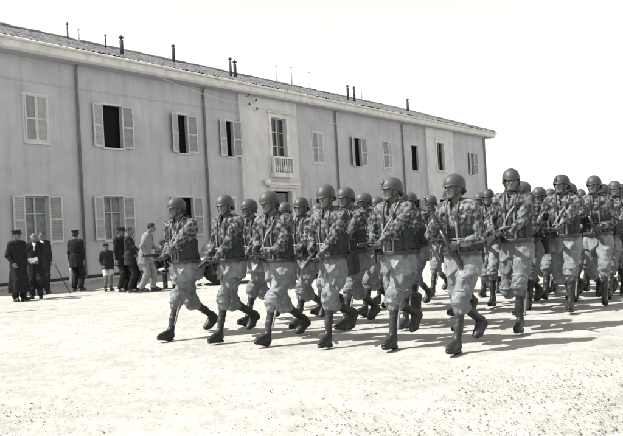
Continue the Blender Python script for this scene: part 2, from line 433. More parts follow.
# ---------------------------------------------------------------- marching soldier
def march_pose(stride=1.0, yaw=0.0, pitch=-0.05, lean=0.05, gun='hip', rear=0.0, twist=0.08, seed=0, fp=0.20, wide=0.0, drop=0.0):
    J = dict(lean=lean, yaw=yaw, pitch=pitch, twist=twist)
    s = stride; J['pz'] = min(0.9, 0.872 - 0.16 * (s - 1)) - drop
    fill(J)
    zl = 0.085
    J['anL'] = v3(-0.09, 0.345 * s, zl + 0.015 - (0.02 - fp) * 0.0)
    J['anR'] = v3(0.09, -0.405 * s - rear * 0.02, 0.190 + rear * 0.075)
    J['knL'], J['anL'] = ik(J['hipL'], J['anL'], 0.425, 0.41, v3(-0.1, 1, 0.2))
    J['knR'], J['anR'] = ik(J['hipR'], J['anR'], 0.425, 0.41, v3(0.1, 1, 0.1))
    J['fpL'] = fp; J['fyL'] = -0.10
    J['fpR'] = -0.62 - rear * 0.35; J['fyR'] = 0.10; J['toeR'] = 0.55
    z = J['pz']
    if gun == 'hip':
        g0 = v3(0.175, 0.15, z + 0.13); ax = unit(v3(-0.24, 1.0, 0.0)); fore = 0.27
    elif gun == 'low':
        g0 = v3(0.18, 0.14, z + 0.08); ax = unit(v3(-0.40, 1.0, -0.24)); fore = 0.27
    elif gun == 'cross':
        g0 = v3(0.17, 0.20, z + 0.13); ax = unit(v3(-0.62, 0.80, 0.10)); fore = 0.27
    else:   # port: muzzle up at the right breast, butt at the left hip
        g0 = v3(0.0, 0.235, z + 0.12); ax = unit(v3(0.36, 0.16, 0.95)); fore = 0.27
    J['gun'] = (g0, ax)
    if gun == 'port':
        gl = g0 + ax * 0.0 + v3(0, 0, 0); gr = g0 + ax * 0.27
        tgt = {'L': gl, 'R': gr}
    else:
        tgt = {'R': g0 + v3(0, 0, -0.035), 'L': g0 + ax * fore}
    for n, sd in (('R', 1), ('L', -1)):
        pole = v3(sd * 0.75, -0.75, -0.55)
        wr = tgt[n] - v3(0, 0.07, 0)
        for it in range(3):
            el, _ = ik(J['sh' + n], wr, 0.285, 0.255, pole)
            bias = v3(0, 0, -0.5) if (n == 'R' and gun != 'port') else v3(0, 0, 0.25)
            w, X, Y, Pd = grip(tgt[n], ax if not (gun == 'port') else ax, el, sd, bias)
            wr = w
        el, wr = ik(J['sh' + n], wr, 0.285, 0.255, pole)
        J['el' + n] = el; J['wr' + n] = wr; J['hand' + n] = (wr, X, Y, Pd); J['curl' + n] = 1.15
    return J

def helmet_mesh(h=0.0065):
    def f(Q):
        d = ell(Q, (0, -0.014, 0.020), (0.117, 0.146, 0.121))
        d = smax(d, -ell(Q, (0, -0.014, 0.016), (0.105, 0.132, 0.110)), 0.004)
        cut = 0.30 * Q[..., 1] - 0.014 - Q[..., 2] - 0.6 * np.maximum(Q[..., 1] - 0.09, 0)
        d = smax(d, cut, 0.004)
        o = ell(Q, (0, -0.014, 0.020), (0.1195, 0.151, 0.122))
        rim = np.sqrt(o * o + cut * cut) - 0.0055
        return smin(d, rim, 0.006)
    return surfnet(f, (-0.15, -0.18, -0.06), (0.15, 0.16, 0.17), h)
HELMET = helmet_mesh()
def gun_parts(root):
    """submachine gun along +y, grip at the origin"""
    st = MB()
    st.prism([(-0.33, -0.115), (-0.335, 0.005), (-0.10, 0.018), (-0.03, 0.022), (0.22, 0.020), (0.23, -0.018), (-0.01, -0.030), (-0.05, -0.052), (-0.09, -0.045)],
             -0.019, 0.019, Matrix(((0, 1, 0, 0), (1, 0, 0, 0), (0, 0, 1, 0), (0, 0, 0, 1))))
    s = st.build('stock', M['gunwood'], root, bevel=0.008)
    b = MB()
    b.tube([(0, -0.09, 0.034), (0, 0.20, 0.034)], 0.019, 12)
    b.tube([(0, 0.20, 0.034), (0, 0.21, 0.034), (0, 0.50, 0.034), (0, 0.51, 0.034)], [0.014, 0.019, 0.019, 0.012], 12)
    for k in range(9): b.tube([(0, 0.235 + k * 0.03, 0.034), (0, 0.245 + k * 0.03, 0.034)], 0.0212, 12)
    b.tube([(0, 0.50, 0.034), (0, 0.56, 0.034)], [0.010, 0.012], 10)
    b.box(-0.003, 0.535, 0.04, 0.003, 0.55, 0.062); b.box(-0.008, -0.02, 0.05, 0.008, 0.03, 0.064)
    bo = b.build('barrel', M['gunmetal'], root)
    m = MB(); m.box(-0.010, 0.055, -0.17, 0.010, 0.095, 0.02); mo = m.build('magazine', M['gunmetal'], root, bevel=0.003)
    t = MB(); t.tube([(0, -0.07, -0.028), (0, -0.06, -0.058), (0, -0.02, -0.060), (0, 0.0, -0.03)], 0.004, 6); to = t.build('trigger_guard', M['gunmetal'], root)
    return [s, bo, mo, to]

def sling_pts(J):
    g0, ax = J['gun']
    return None

def make_soldier(J, seed, h=0.0095):
    root = empty('person')
    kids = []
    def add(o, name=None):
        kids.append(o); o.parent = root; return o
    rs = seed * 1.37
    add(link('body', body_mesh(J, M['skin'], M['glove']), None))
    # head wear
    V, Fq = HELMET
    V = V * 0.91
    Vw = V @ J['HR'].T.astype(F32) + J['head'].astype(F32)
    add(link('helmet', npmesh('helmet', Vw, Fq), M['helmet']))
    for s in (-1, 1):
        e = MB(); e.lathe([(0.001, -0.006), (0.007, -0.0045), (0.010, 0), (0.007, 0.0045), (0.001, 0.006)], 8,
                Matrix.Translation(Vector(J['head'] + J['HR'] @ v3(s * 0.031, 0.0775, -0.003))))
        add(e.build('eye', M['eye']))
    cs = MB()
    T = lambda p: Vector(J['head'] + J['HR'] @ v3(*p))
    for s in (-1, 1):
        cs.tube([T((s * 0.100, 0.035, 0.0)), T((s * 0.078, 0.036, -0.045)), T((s * 0.060, 0.046, -0.088)), T((s * 0.028, 0.080, -0.114)), T((0, 0.086, -0.121))], [0.013, 0.012, 0.011, 0.013, 0.014], 8, flat=0.4)
        cs.tube([T((s * 0.100, -0.05, -0.02)), T((s * 0.084, -0.02, -0.06)), T((s * 0.062, 0.035, -0.092))], [0.013, 0.012, 0.010], 8, flat=0.4)
        cs.tube([T((s * 0.100, -0.045, -0.02)), T((s * 0.085, -0.075, -0.05)), T((s * 0.04, -0.105, -0.065)), T((0, -0.112, -0.07))], 0.018, 8, flat=0.4)
    add(cs.build('chin_strap', M['leather']))
    # smock
    z = J['pz']
    def fs(P):
        d = smin(torso_sdf(P, J, 0.024), arms_sdf(P, J), 0.035)
        nk = J['neck']
        d = smin(d, cap(P, nk + v3(0, -0.05, -0.04), nk + v3(0, 0.03, -0.045), 0.078, 0.072), 0.05)
        d = d + folds(P, 21, 0.012, rs, (1, 1, 1.25)) + folds(P, 47, 0.0035, rs + 2)
        low = (z + 0.10) - P[..., 2]
        tr = sub(P, J['chest']) 
        # blouses over the belt, open at the neck
        d = np.where(np.abs(P[..., 0]) < 0.24, smax(d, low, 0.02), d) if False else d
        body_low = smax(torso_sdf(P, J, 0.024), low, 0.01)
        for n in 'RL':
            w_ = sub(P, J['el' + n]); rr_ = ln(w_)
            d2c = 0.006 * (1 - 2 * np.abs(np.sin(w_ @ unit(J['wr' + n] - J['sh' + n]).astype(F32) * 55 + rs))) * np.exp(-(rr_ / 0.12) ** 2)
            body_low = body_low + d2c; crn = d2c if n == 'R' else crn + d2c
        d2 = smin(body_low + folds(P, 21, 0.012, rs, (1, 1, 1.25)), arms_sdf(P, J) + crn + folds(P, 24, 0.009, rs + 1, (1, 1, 1.4)) + folds(P, 50, 0.003, rs), 0.03)
        d2 = smin(d2, cap(P, nk + v3(0, -0.05, -0.04), nk + v3(0, 0.03, -0.05), 0.080, 0.074), 0.05)
        hole = cap(P, nk + v3(0, 0.0, -0.03), J['head'] + v3(0, 0.0, 0.1), 0.064, 0.085)
        vv = cap(P, nk + v3(0, 0.085, 0.0), nk + v3(0, 0.135, -0.14), 0.034, 0.004)
        return smax(smax(d2, -hole, 0.012), -vv, 0.01)
    lo, hi = bounds(J, ['shL', 'shR', 'elL', 'elR', 'wrL', 'wrR', 'pel', 'neck'], 0.12)
    add(sdf_part('smock', fs, lo, hi + v3(0, 0, 0.0), 0.008, M['smock']))
    # plain skirt of the smock, flared, parted over the thighs
    def fk(P):
        c = J['pel']; q = sub(P, c + v3(0, 0.01, 0))
        zz = q[..., 2]; fl = np.clip((0.14 - zz) / 0.30, 0, 1)
        ry = 0.130 + 0.035 * fl; rx = 0.166 + 0.028 * fl
        th = np.arctan2(q[..., 1], q[..., 0])
        rr = np.sqrt((q[..., 0] / rx) ** 2 + (q[..., 1] / ry) ** 2)
        w = 1 + (0.030 + 0.05 * fl) * np.sin(th * 9 + rs * 2 + 2 * np.sin(zz * 9)) + 0.03 * fl * np.sin(th * 17 + rs)
        d = (rr - w) * 0.135
        hem = -0.155 + 0.05 * np.exp(-(q[..., 0] + 0.02) ** 2 / 0.004) * (q[..., 1] > 0) + 0.015 * np.sin(th * 5 + rs)
        d = smin(d, leg_sdf_soft(P, J) , 0.03)
        d = smax(d, hem - zz, 0.012); d = smax(d, zz - 0.16, 0.01)
        return d + folds(P, 25, 0.009, rs + 5, (1.3, 1.3, 0.5))
    def leg_sdf_soft(P, J):
        d = None
        for n in 'RL':
            c = cap(P, J['hip' + n], J['hip' + n] + (J['kn' + n] - J['hip' + n]) * 0.6, 0.120, 0.118)
            d = c if d is None else smin(d, c, 0.03)
        return d
    c = J['pel']
    add(sdf_part('smock_skirt', fk, c + v3(-0.34, -0.34, -0.26), c + v3(0.34, 0.36, 0.22), h, M['skirt']))
    # trousers, baggy over the knee
    def ft(P):
        d = None
        for n in 'RL':
            H = J['hip' + n]; K = J['kn' + n]; A = J['an' + n]
            m = (H + K) / 2; sh = unit(A - K)
            l = U(0.05, cap(P, H, m, 0.112, 0.094), cap(P, m, K, 0.094, 0.074), ell(P, K + sh * 0.005 + v3(0, 0.018, 0.0), (0.078, 0.088, 0.090)),
                  cap(P, K, K + sh * 0.11, 0.074, 0.056))
            t = (sub(P, K) @ sh.astype(F32))
            ax_ = unit(A - H).astype(F32); e1 = unit(np.cross(ax_, v3(1, 0.1, 0))).astype(F32); e2 = np.cross(ax_, e1)
            q = sub(P, K); aa = np.arctan2(q @ e1, q @ e2); tt = q @ ax_; ph = rs + (3 if n == 'R' else 8)
            cr = 1 - 2.2 * np.abs(np.sin(1.0 * aa + 13 * tt + 0.9 * np.sin(2 * aa + ph) + ph)) ** 0.8
            cr2 = 1 - 2.2 * np.abs(np.sin(-1.0 * aa + 21 * tt + 1.2 * np.sin(aa * 2 - ph) + ph * 2)) ** 0.8
            cr3 = 1 - 2.2 * np.abs(np.sin(1.5 * aa - 3 * tt + 0.6 * np.sin(14 * tt + ph)))
            kn = np.exp(-(tt / 0.13) ** 2)
            rad = folds(P, 19, 0.0035, ph, (1, 1, 1.6)) + 0.005 * cr * (0.45 + kn) + 0.0045 * cr2 * kn + 0.005 * cr3 * (1 - kn)
            l = l + rad + 0.006 * np.sin(t * 80) * np.exp(-((t - 0.045) / 0.05) ** 2)
            d = l if d is None else smin(d, l, 0.03)
        d = smin(d, ell(P, J['pel'] + v3(0, 0.01, -0.06), (0.165, 0.135, 0.17)), 0.07)
        return d
    lo, hi = bounds(J, ['hipL', 'hipR', 'knL', 'knR', 'pel'], 0.17); lo[2] -= 0.04; hi[2] -= 0.02
    add(sdf_part('trousers', ft, lo, hi, 0.0072, M['trouser']))
    for n in 'RL':       # padded knee with its two straps
        K_ = J['kn' + n]; ax1 = unit(J['an' + n] - J['hip' + n]); fo = v3(0.12 if n == 'R' else -0.12, 1, 0); fo = unit(fo - ax1 * (fo @ ax1)); sd_ = np.cross(ax1, fo); Rk = np.stack([sd_, fo, ax1], 1)
        def fkp(P):
            c0 = K_ + fo * 0.052 + ax1 * 0.012
            d = ell(P, c0, (0.072, 0.058, 0.084), Rk) + folds(P, 34, 0.004, rs)
            t = sub(P, c0) @ ax1.astype(F32)
            d = d + 0.006 * np.exp(-((np.abs(t) - 0.045) / 0.007) ** 2)
            for dt_ in (-0.055, 0.085):
                ring = np.abs(ln(np.cross(sub(P, K_ + ax1 * dt_ + fo * 0.008), ax1.astype(F32))) - (0.090 if dt_ < 0 else 0.070)) - 0.006
                ring = smax(ring, np.abs(sub(P, K_ + ax1 * dt_) @ ax1.astype(F32)) - 0.011, 0.003)
                d = np.minimum(d, ring)
            return d
        add(sdf_part('knee_pad', fkp, K_ - 0.17, K_ + 0.17, 0.0078, M['skirt']))
    for n in 'RL':
        lo, hi = bounds(J, ['an' + n, 'kn' + n], 0.10); f, u, sd = foot_dirs(J, n)
        lo = np.minimum(lo, J['an' + n] + f * 0.22 - 0.13); hi = np.maximum(hi, J['an' + n] + f * 0.22 + 0.06)
        add(sdf_part('boot', lambda P: boot_sdf(P, J, n, 0.325), lo, hi, 0.0078, M['boot']))
        root['min' + n] = float(min(v.co.z for v in kids[-1].data.vertices))
    # magazine vest round the belly with pouches
    zc = z + 0.20
    def vest_base(P): return torso_sdf(P, J, 0.024)
    def fv(P):
        d = vest_base(P) - 0.024
        x = P[..., 0]; fr = P[..., 1] > 0
        gr = sum(np.exp(-((x - xi) / 0.006) ** 2) for xi in (-0.15, -0.095, -0.032, 0.032, 0.095, 0.15))
        d = d + 0.013 * gr * fr + folds(P, 30, 0.003, rs)
        hb = 0.135 - 0.03 * (np.abs(x) / 0.2) ** 2
        d = smax(d, np.abs(P[..., 2] - zc) - hb, 0.025)
        return smax(d, -(vest_base(P) - 0.002), 0.003)
    add(sdf_part('magazine_vest', fv, J['pel'] + v3(-0.27, -0.22, 0.02), J['pel'] + v3(0.27, 0.26, 0.38), 0.0085, M['vest']))
    def fw(P):
        d = np.abs(vest_base(P) - 0.031) - 0.005
        x = P[..., 0]; zz = P[..., 2]
        s1 = np.minimum(np.abs(x - 0.062), np.abs(x + 0.062)) - 0.010
        s1 = np.maximum(s1, zz - (z + 0.36)); s1 = np.maximum(s1, (z + 0.075) - zz); s1 = np.maximum(s1, -P[..., 1])
        s2 = np.abs(zz - (z + 0.205)) - 0.009; s2 = np.maximum(s2, np.abs(x) - 0.13); s2 = np.maximum(s2, -P[..., 1])
        return np.maximum(d, np.minimum(s1, s2))
    add(sdf_part('webbing_straps', fw, J['pel'] + v3(-0.27, -0.22, 0.02), J['pel'] + v3(0.27, 0.28, 0.46), 0.0065, M['strap']))
    def fbelt(P):
        d = np.abs(vest_base(P) - 0.020 + folds(P, 30, 0.002, rs)) - 0.007
        return smax(d, np.abs(P[..., 2] - (z + 0.062)) - 0.020, 0.004)
    add(sdf_part('belt', fbelt, J['pel'] + v3(-0.27, -0.22, 0.02), J['pel'] + v3(0.27, 0.28, 0.12), 0.0075, M['leather']))
    # shoulder braces over the smock, following its surface
    sb = MB()
    def shoot(o, dr, grow=0.008):
        o = np.asarray(o, float); dr = unit(np.asarray(dr, float)); ts = np.linspace(0.02, 0.34, 81)
        Pp = (o[None] + dr[None] * ts[:, None]).astype(F32); dd = fs(Pp); k = int(np.argmax(dd > 0)) if (dd > 0).any() else 60
        return Vector(o + dr * (ts[k] + grow))
    def surf(x, yy, zz, s): return shoot((x, yy, zz), (0, s, 0))
    for s in (-1, 1):
        pts = [shoot((s * 0.062, J['chest'][1], z + 0.30 + 0.04 * k), (0, 1, 0)) for k in range(4)]
        pts += [shoot((s * (0.066 + 0.034 * k / 5), J['chest'][1], z + 0.42), (0, cos(radians(10 + 32 * k)), sin(radians(10 + 32 * k)))) for k in range(6)]
        pts += [shoot((s * 0.09, J['chest'][1], z + 0.38 - 0.05 * k), (0, -1, 0)) for k in range(4)]
        sb.tube(pts, 0.016, 6, flat=0.4)
    add(sb.build('shoulder_straps', M['leather']))
    # knife scabbard strapped along the front shin, knee strap
    kn, an = J['knL'], J['anL']; sh = unit(an - kn); out = unit(v3(-1, 0.25, 0)); out = unit(out - sh * (out @ sh))
    sc = MB(); a0 = kn + sh * 0.10 + out * 0.085; a1 = kn + sh * 0.34 + out * 0.072
    sc.tube([a0, a0 + sh * 0.02, a1 - sh * 0.03, a1], [0.008, 0.013, 0.011, 0.004], 8)
    sc.tube([a0 - sh * 0.09 + out * 0.004, a0 + sh * 0.01], [0.011, 0.009], 8)
    if seed % 2 == 0: add(sc.build('knife_scabbard', M['strap']))
    # sling from the gun over the left shoulder
    g0, ax = J['gun']
    sl = MB()
    A = g0 - ax * 0.25; B = J['pel'] + v3(0.20, 0.06, 0.0)
    cy = J['chest'][1]
    pts = [shoot((-0.10, cy, z + 0.42), (0, -0.5, 1)), shoot((-0.10, cy, z + 0.42), (0, 0.3, 1)), shoot((-0.09, cy, z + 0.42), (0, 1, 0.6)), shoot((-0.05, cy, z + 0.42), (0, 1, 0)), shoot((0.0, cy, z + 0.36), (0, 1, 0), 0.016),
           shoot((0.05, cy, z + 0.28), (0, 1, 0), 0.032), shoot((0.10, cy, z + 0.21), (0, 1, 0), 0.034), Vector(g0 - ax * 0.05 + v3(0, 0, 0.02))]
    if seed % 2 == 0: add(tag(sl_build(sl, pts), None))
    # haversack on the left hip
    if seed % 4 == 3:
        def fb(P):
            c0 = J['pel'] + v3(-0.205, -0.06, -0.03)
            d = boxd(P, c0, (0.050, 0.105, 0.115), 0.035, rotm(0, 0.12, 0.15))
            fl = boxd(P, c0 + v3(-0.012, 0, 0.035), (0.048, 0.110, 0.085), 0.03, rotm(0, 0.12, 0.15))
            return smin(d, fl, 0.004) + folds(P, 30, 0.005, rs)
        add(sdf_part('haversack', fb, J['pel'] + v3(-0.32, -0.22, -0.2), J['pel'] + v3(-0.10, 0.10, 0.15), 0.011, M['vest']))
    root['top'] = float(Vw[:, 2].max())
    KIDS[root.name] = kids
    return root
def sl_build(sl, pts):
    sl.tube(pts, 0.014, 6, flat=0.35)
    return sl.build('sling', M['strap'])
def gun_matrix(J):
    g0, ax = J['gun']
    y = Vector(ax); up = Vector((0, 0, 1))
    if abs(ax[2]) > 0.7: up = Vector((0, 1, 0)) 
    x = y.cross(up).normalized(); zz = x.cross(y)
    return Matrix.Translation(Vector(g0)) @ Matrix((x, y, zz)).transposed().to_4x4()
# ---------------------------------------------------------------- bystanders
def stand_pose(lean=0.0, yaw=0.0, pitch=0.0, hands=('down', 'down'), pz=0.93, feet=((-0.10, 0.02), (0.10, 0.0)), sit=False, sw=0.18, knee=None, hfwd=0.0):
    J = dict(lean=lean, yaw=yaw, pitch=pitch, pz=pz, sw=sw, hfwd=hfwd, hh=0.0075, hh2=0.0065)
    fill(J)
    for n, (fx, fy) in zip('LR', feet):
        J['an' + n] = v3(fx, fy, 0.115)
        J['kn' + n], J['an' + n] = ik(J['hip' + n], J['an' + n], 0.425, 0.41, v3(0, 1, 0.6 if sit else 0.1))
        J['fy' + n] = -0.2 if n == 'L' else 0.2
    z = pz
    T = {'down': v3(0.24, 0.04, z - 0.16), 'front': v3(0.03, 0.20, z + 0.06), 'back': v3(0.04, -0.17, z - 0.0), 'forward': v3(0.12, 0.38, z + 0.12),
         'face': v3(0.06, 0.24, z + 0.58), 'knee': v3(0.12, 0.36, z + 0.05), 'pocket': v3(0.20, 0.12, z + 0.02), 'behind': v3(0.20, -0.10, z + 0.05)}
    for n, sd, hk in (('L', -1, hands[0]), ('R', 1, hands[1])):
        t = T[hk] * v3(sd, 1, 1)
        pole = v3(sd * 0.5, -0.8, -0.2)
        el, wr = ik(J['sh' + n], t, 0.285, 0.255, pole)
        Y = unit(wr - el)
        if hk in ('down',): Pd = v3(-sd, 0, 0)
        elif hk in ('front', 'forward', 'knee', 'face', 'pocket', 'behind'): Pd = unit(v3(-sd * 0.8, -0.3, -0.5))
        else: Pd = v3(0, -1, 0)
        if hk == 'front': Y = unit(v3(-sd, 0.1, -0.2)); Pd = v3(0, -1, 0)
        Pd = unit(Pd - Y * (Pd @ Y)); X = np.cross(Y, Pd) * (1 if sd > 0 else -1)
        J['el' + n] = el; J['wr' + n] = wr; J['hand' + n] = (wr, X, Y, Pd); J['curl' + n] = 0.6 if hk == 'down' else 0.9
    return J

def make_bystander(J, seed, coat, hem, coat_mat, leg_mat, hat=None, hair='dark', shorts=False, shirt=True, long_hair=False, belt=False, h=0.0125, sock=False):
    root = empty('person'); kids = []
    def add(o): kids.append(o); o.parent = root; return o
    rs = seed * 2.3; z = J['pz']
    add(link('body', body_mesh(J, M['skin'], M['skin']), None))
    nk = J['neck']
    def fs(P):
        d = torso_sdf(P, J, 0.020) + folds(P, 16, 0.007, rs)
        if hem < z:
            c = J['pel']; q = sub(P, c); fl = np.clip((0.05 - q[..., 2]) / 0.6, 0, 1)
            th = np.arctan2(q[..., 1], q[..., 0])
            lx = 0.178 + 0.075 * fl; ly = 0.135 + 0.075 * fl
            rr = np.sqrt((q[..., 0] / lx) ** 2 + (q[..., 1] / ly) ** 2)
            s_ = (rr - 1 - (0.02 + 0.06 * fl) * np.sin(th * 7 + rs)) * 0.14
            s_ = smax(s_, q[..., 2] - 0.12, 0.02)
            for n in 'RL':
                s_ = smin(s_, smax(cap(P, J['hip' + n], J['kn' + n], 0.10, 0.09), q[..., 2] - 0.0, 0.01), 0.04)
            d = smin(d, s_, 0.05)
        d = smin(d, arms_sdf(P, J, 0.95) + folds(P, 20, 0.006, rs + 1), 0.03)
        d = smin(d, cap(P, nk + v3(0, -0.045, -0.03), nk + v3(0, 0.02, -0.045), 0.070, 0.066), 0.04)
        if shirt:
            vv = cap(P, nk + v3(0, 0.075, 0.02), nk + v3(0, 0.135 + J['lean'] * 0.2, -0.20), 0.050, 0.008); d = smax(d, -vv, 0.008)
        hole = cap(P, nk, J['head'], 0.056, 0.07); d = smax(d, -hole, 0.01)
        return smax(d, hem - P[..., 2], 0.01)
    lo, hi = bounds(J, ['shL', 'shR', 'elL', 'elR', 'wrL', 'wrR', 'pel', 'neck'], 0.13); lo[2] = min(lo[2], hem - 0.03)
    lo[:2] = np.minimum(lo[:2], -0.30); hi[:2] = np.maximum(hi[:2], 0.30)
    if J.get('seat'): hi[1] = 0.62
    add(sdf_part(coat, fs, lo, hi, h, coat_mat))
    if shirt:
        def fsh(P):
            d = torso_sdf(P, J, 0.006); d = smin(d, cap(P, nk + v3(0, -0.03, -0.03), nk + v3(0, 0.0, 0.015), 0.062, 0.060), 0.02)
            return smax(smax(d, (z + 0.28) - P[..., 2], 0.01), P[..., 2] - (nk[2] + 0.02), 0.006)
        add(sdf_part('shirt', fsh, nk - v3(0.25, 0.25, 0.32), nk + v3(0.25, 0.25, 0.07), 0.011, M['white']))
        tie = MB()
        pts = [Vector((0, nk[1] + 0.070, nk[2] - 0.03)), Vector((0, nk[1] + 0.105, nk[2] - 0.10)), Vector((0, nk[1] + 0.120, nk[2] - 0.19))]
        tie.tube(pts, [0.014, 0.017, 0.022], 8, flat=0.4); add(tie.build('necktie', M['leather']))
    def ft(P):
        d = None
        for n in 'RL':
            H = J['hip' + n]; K = J['kn' + n]; A = J['an' + n]
            if shorts:
                l = cap(P, H, K - (K - H) * 0.28, 0.098, 0.102)
                l = smax(l, -((sub(P, K - (K - H) * 0.12)) @ unit(H - K).astype(F32)), 0.01)
            else:
                l = U(0.04, cap(P, H, K, 0.100, 0.085), cap(P, K, A + (K - A) * 0.03, 0.085, 0.078))
                l = smax(l, -(sub(P, A) @ unit(K - A).astype(F32)) - 0.025, 0.008)
            l = l + folds(P, 17, 0.006, rs + (2 if n == 'R' else 6), (1, 1, 1.3))
            d = l if d is None else smin(d, l, 0.012)
        return smin(d, ell(P, J['pel'] + v3(0, 0, -0.01), (0.158, 0.12, 0.13)), 0.04)
    lo, hi = bounds(J, ['hipL', 'hipR', 'knL', 'knR', 'anL', 'anR', 'pel'], 0.14)
    add(sdf_part('trousers' if not shorts else 'shorts', ft, lo, hi, h, leg_mat))
    if shorts:
        for n in 'RL':
            K = J['kn' + n]; A = J['an' + n]
            add(sdf_part('lower_leg', lambda P: U(0.03, cap(P, K + v3(0, 0, 0.1), K, 0.062, 0.055), cap(P, K, K + (A - K) * 0.35, 0.052, 0.058), cap(P, K + (A - K) * 0.35, A, 0.058, 0.036)),
                         A - 0.1, K + v3(0.1, 0.1, 0.18), h, M['skin'] if not sock else M['white']))
    for n in 'RL':
        f, u, sd = foot_dirs(J, n); lo, hi = bounds(J, ['an' + n], 0.13)
        lo = np.minimum(lo, J['an' + n] + f * 0.22 - 0.13); hi = np.maximum(hi, J['an' + n] + f * 0.22 + 0.05)
        add(sdf_part('shoe', lambda P: boot_sdf(P, J, n, 0.07, 0.9), lo, hi, 0.010, M['boot']))
    HR = J['HR']; hc = J['head']
    def headpart(name, f, m, hh=0.008):
        V, Fq = surfnet(f, (-0.17, -0.19, -0.13), (0.17, 0.20, 0.22), hh)
        return add(link(name, npmesh(name, V @ HR.T.astype(F32) + hc.astype(F32), Fq), m))
    hm = M['greyhair'] if hair == 'grey' else M['hair']
    def fh(Q):
        d = ell(Q, (0, -0.020, 0.028), (0.084, 0.102, 0.098)) + folds(Q, 60, 0.003, rs)
        face = Q[..., 1] - (0.045 + 0.25 * np.maximum(Q[..., 2] - 0.03, 0) - 0.6 * np.maximum(0.03 - Q[..., 2], 0))
        d = smax(d, face, 0.012); d = smax(d, -0.075 - Q[..., 2], 0.01)
        if hair == 'bald': d = smax(d, Q[..., 2] - 0.045, 0.01)
        return d
    headpart('hair', fh, M['greyhair'] if hair in ('bald', 'grey') else M['hair'])
    for s in (-1, 1):
        e = MB(); e.lathe([(0.001, -0.006), (0.007, -0.0045), (0.010, 0), (0.007, 0.0045), (0.001, 0.006)], 8, Matrix.Translation(Vector(hc + HR @ v3(s * 0.031, 0.0775, -0.003))))
        add(e.build('eye', M['eye']))
    if hat == 'cap':      # officer's peaked cap
        def fc(Q):
            d = U(0.012, ell(Q, (0, -0.015, 0.118), (0.122, 0.132, 0.026)), smax(ell(Q, (0, -0.012, 0.07), (0.094, 0.108, 0.10)), np.abs(Q[..., 2] - 0.075) - 0.03, 0.006))
            pk = boxd(Q, (0, 0.105, 0.048), (0.070, 0.045, 0.005), 0.004, rotm(-0.45, 0, 0))
            return smin(d, pk, 0.006)
        headpart('peaked_cap', fc, M['darksuit'])
    elif hat == 'beret':
        def fc(Q):
            return U(0.02, ell(Q, (0.01, -0.02, 0.085), (0.105, 0.118, 0.045)), ell(Q, (0, -0.015, 0.055), (0.088, 0.104, 0.04)))
        headpart('beret', fc, M['darksuit'])
    elif hat == 'fedora':
        def fc(Q):
            d = U(0.01, smax(ell(Q, (0, -0.012, 0.075), (0.092, 0.108, 0.115)), 0.045 - Q[..., 2], 0.005) , smax(ell(Q, (0, -0.012, 0.052), (0.150, 0.168, 0.03)), np.abs(Q[..., 2] - 0.052 - 2.0 * Q[..., 0] ** 2) - 0.005, 0.003))
            return smax(d, -ell(Q, (0, -0.012, 0.185), (0.025, 0.07, 0.022)), 0.02)
        headpart('felt_hat', fc, M['blacksuit'])
    KIDS[root.name] = kids
    return root
FLUES = [(4.16, 5.3, 0.65, .045, "flued"), (3.22, 3.3, 0.57, .045, "flue"), (5.06, 3.8, 0.55, .045, "flued"), (4.09, 1.6, 0.69, .10, "flued"), (10.13, 4.7, 0.79, .10, "flued"),
         (10.85, 1.5, 0.86, .08, "flued"), (11.18, 1.5, 0.76, .10, "flued"), (19.41, 5.3, 1.01, .05, "flue"), (19.19, 4.0, 1.17, .06, "flue"), (22.89, 5.3, 1.14, .05, "flue"),
         (22.92, 2.4, 0.84, .10, "flued"), (23.35, 2.2, 0.84, .10, "flued"), (25.87, 3.2, 1.16, .05, "flue"), (33.42, 3.8, 0.85, .12, "flued")]
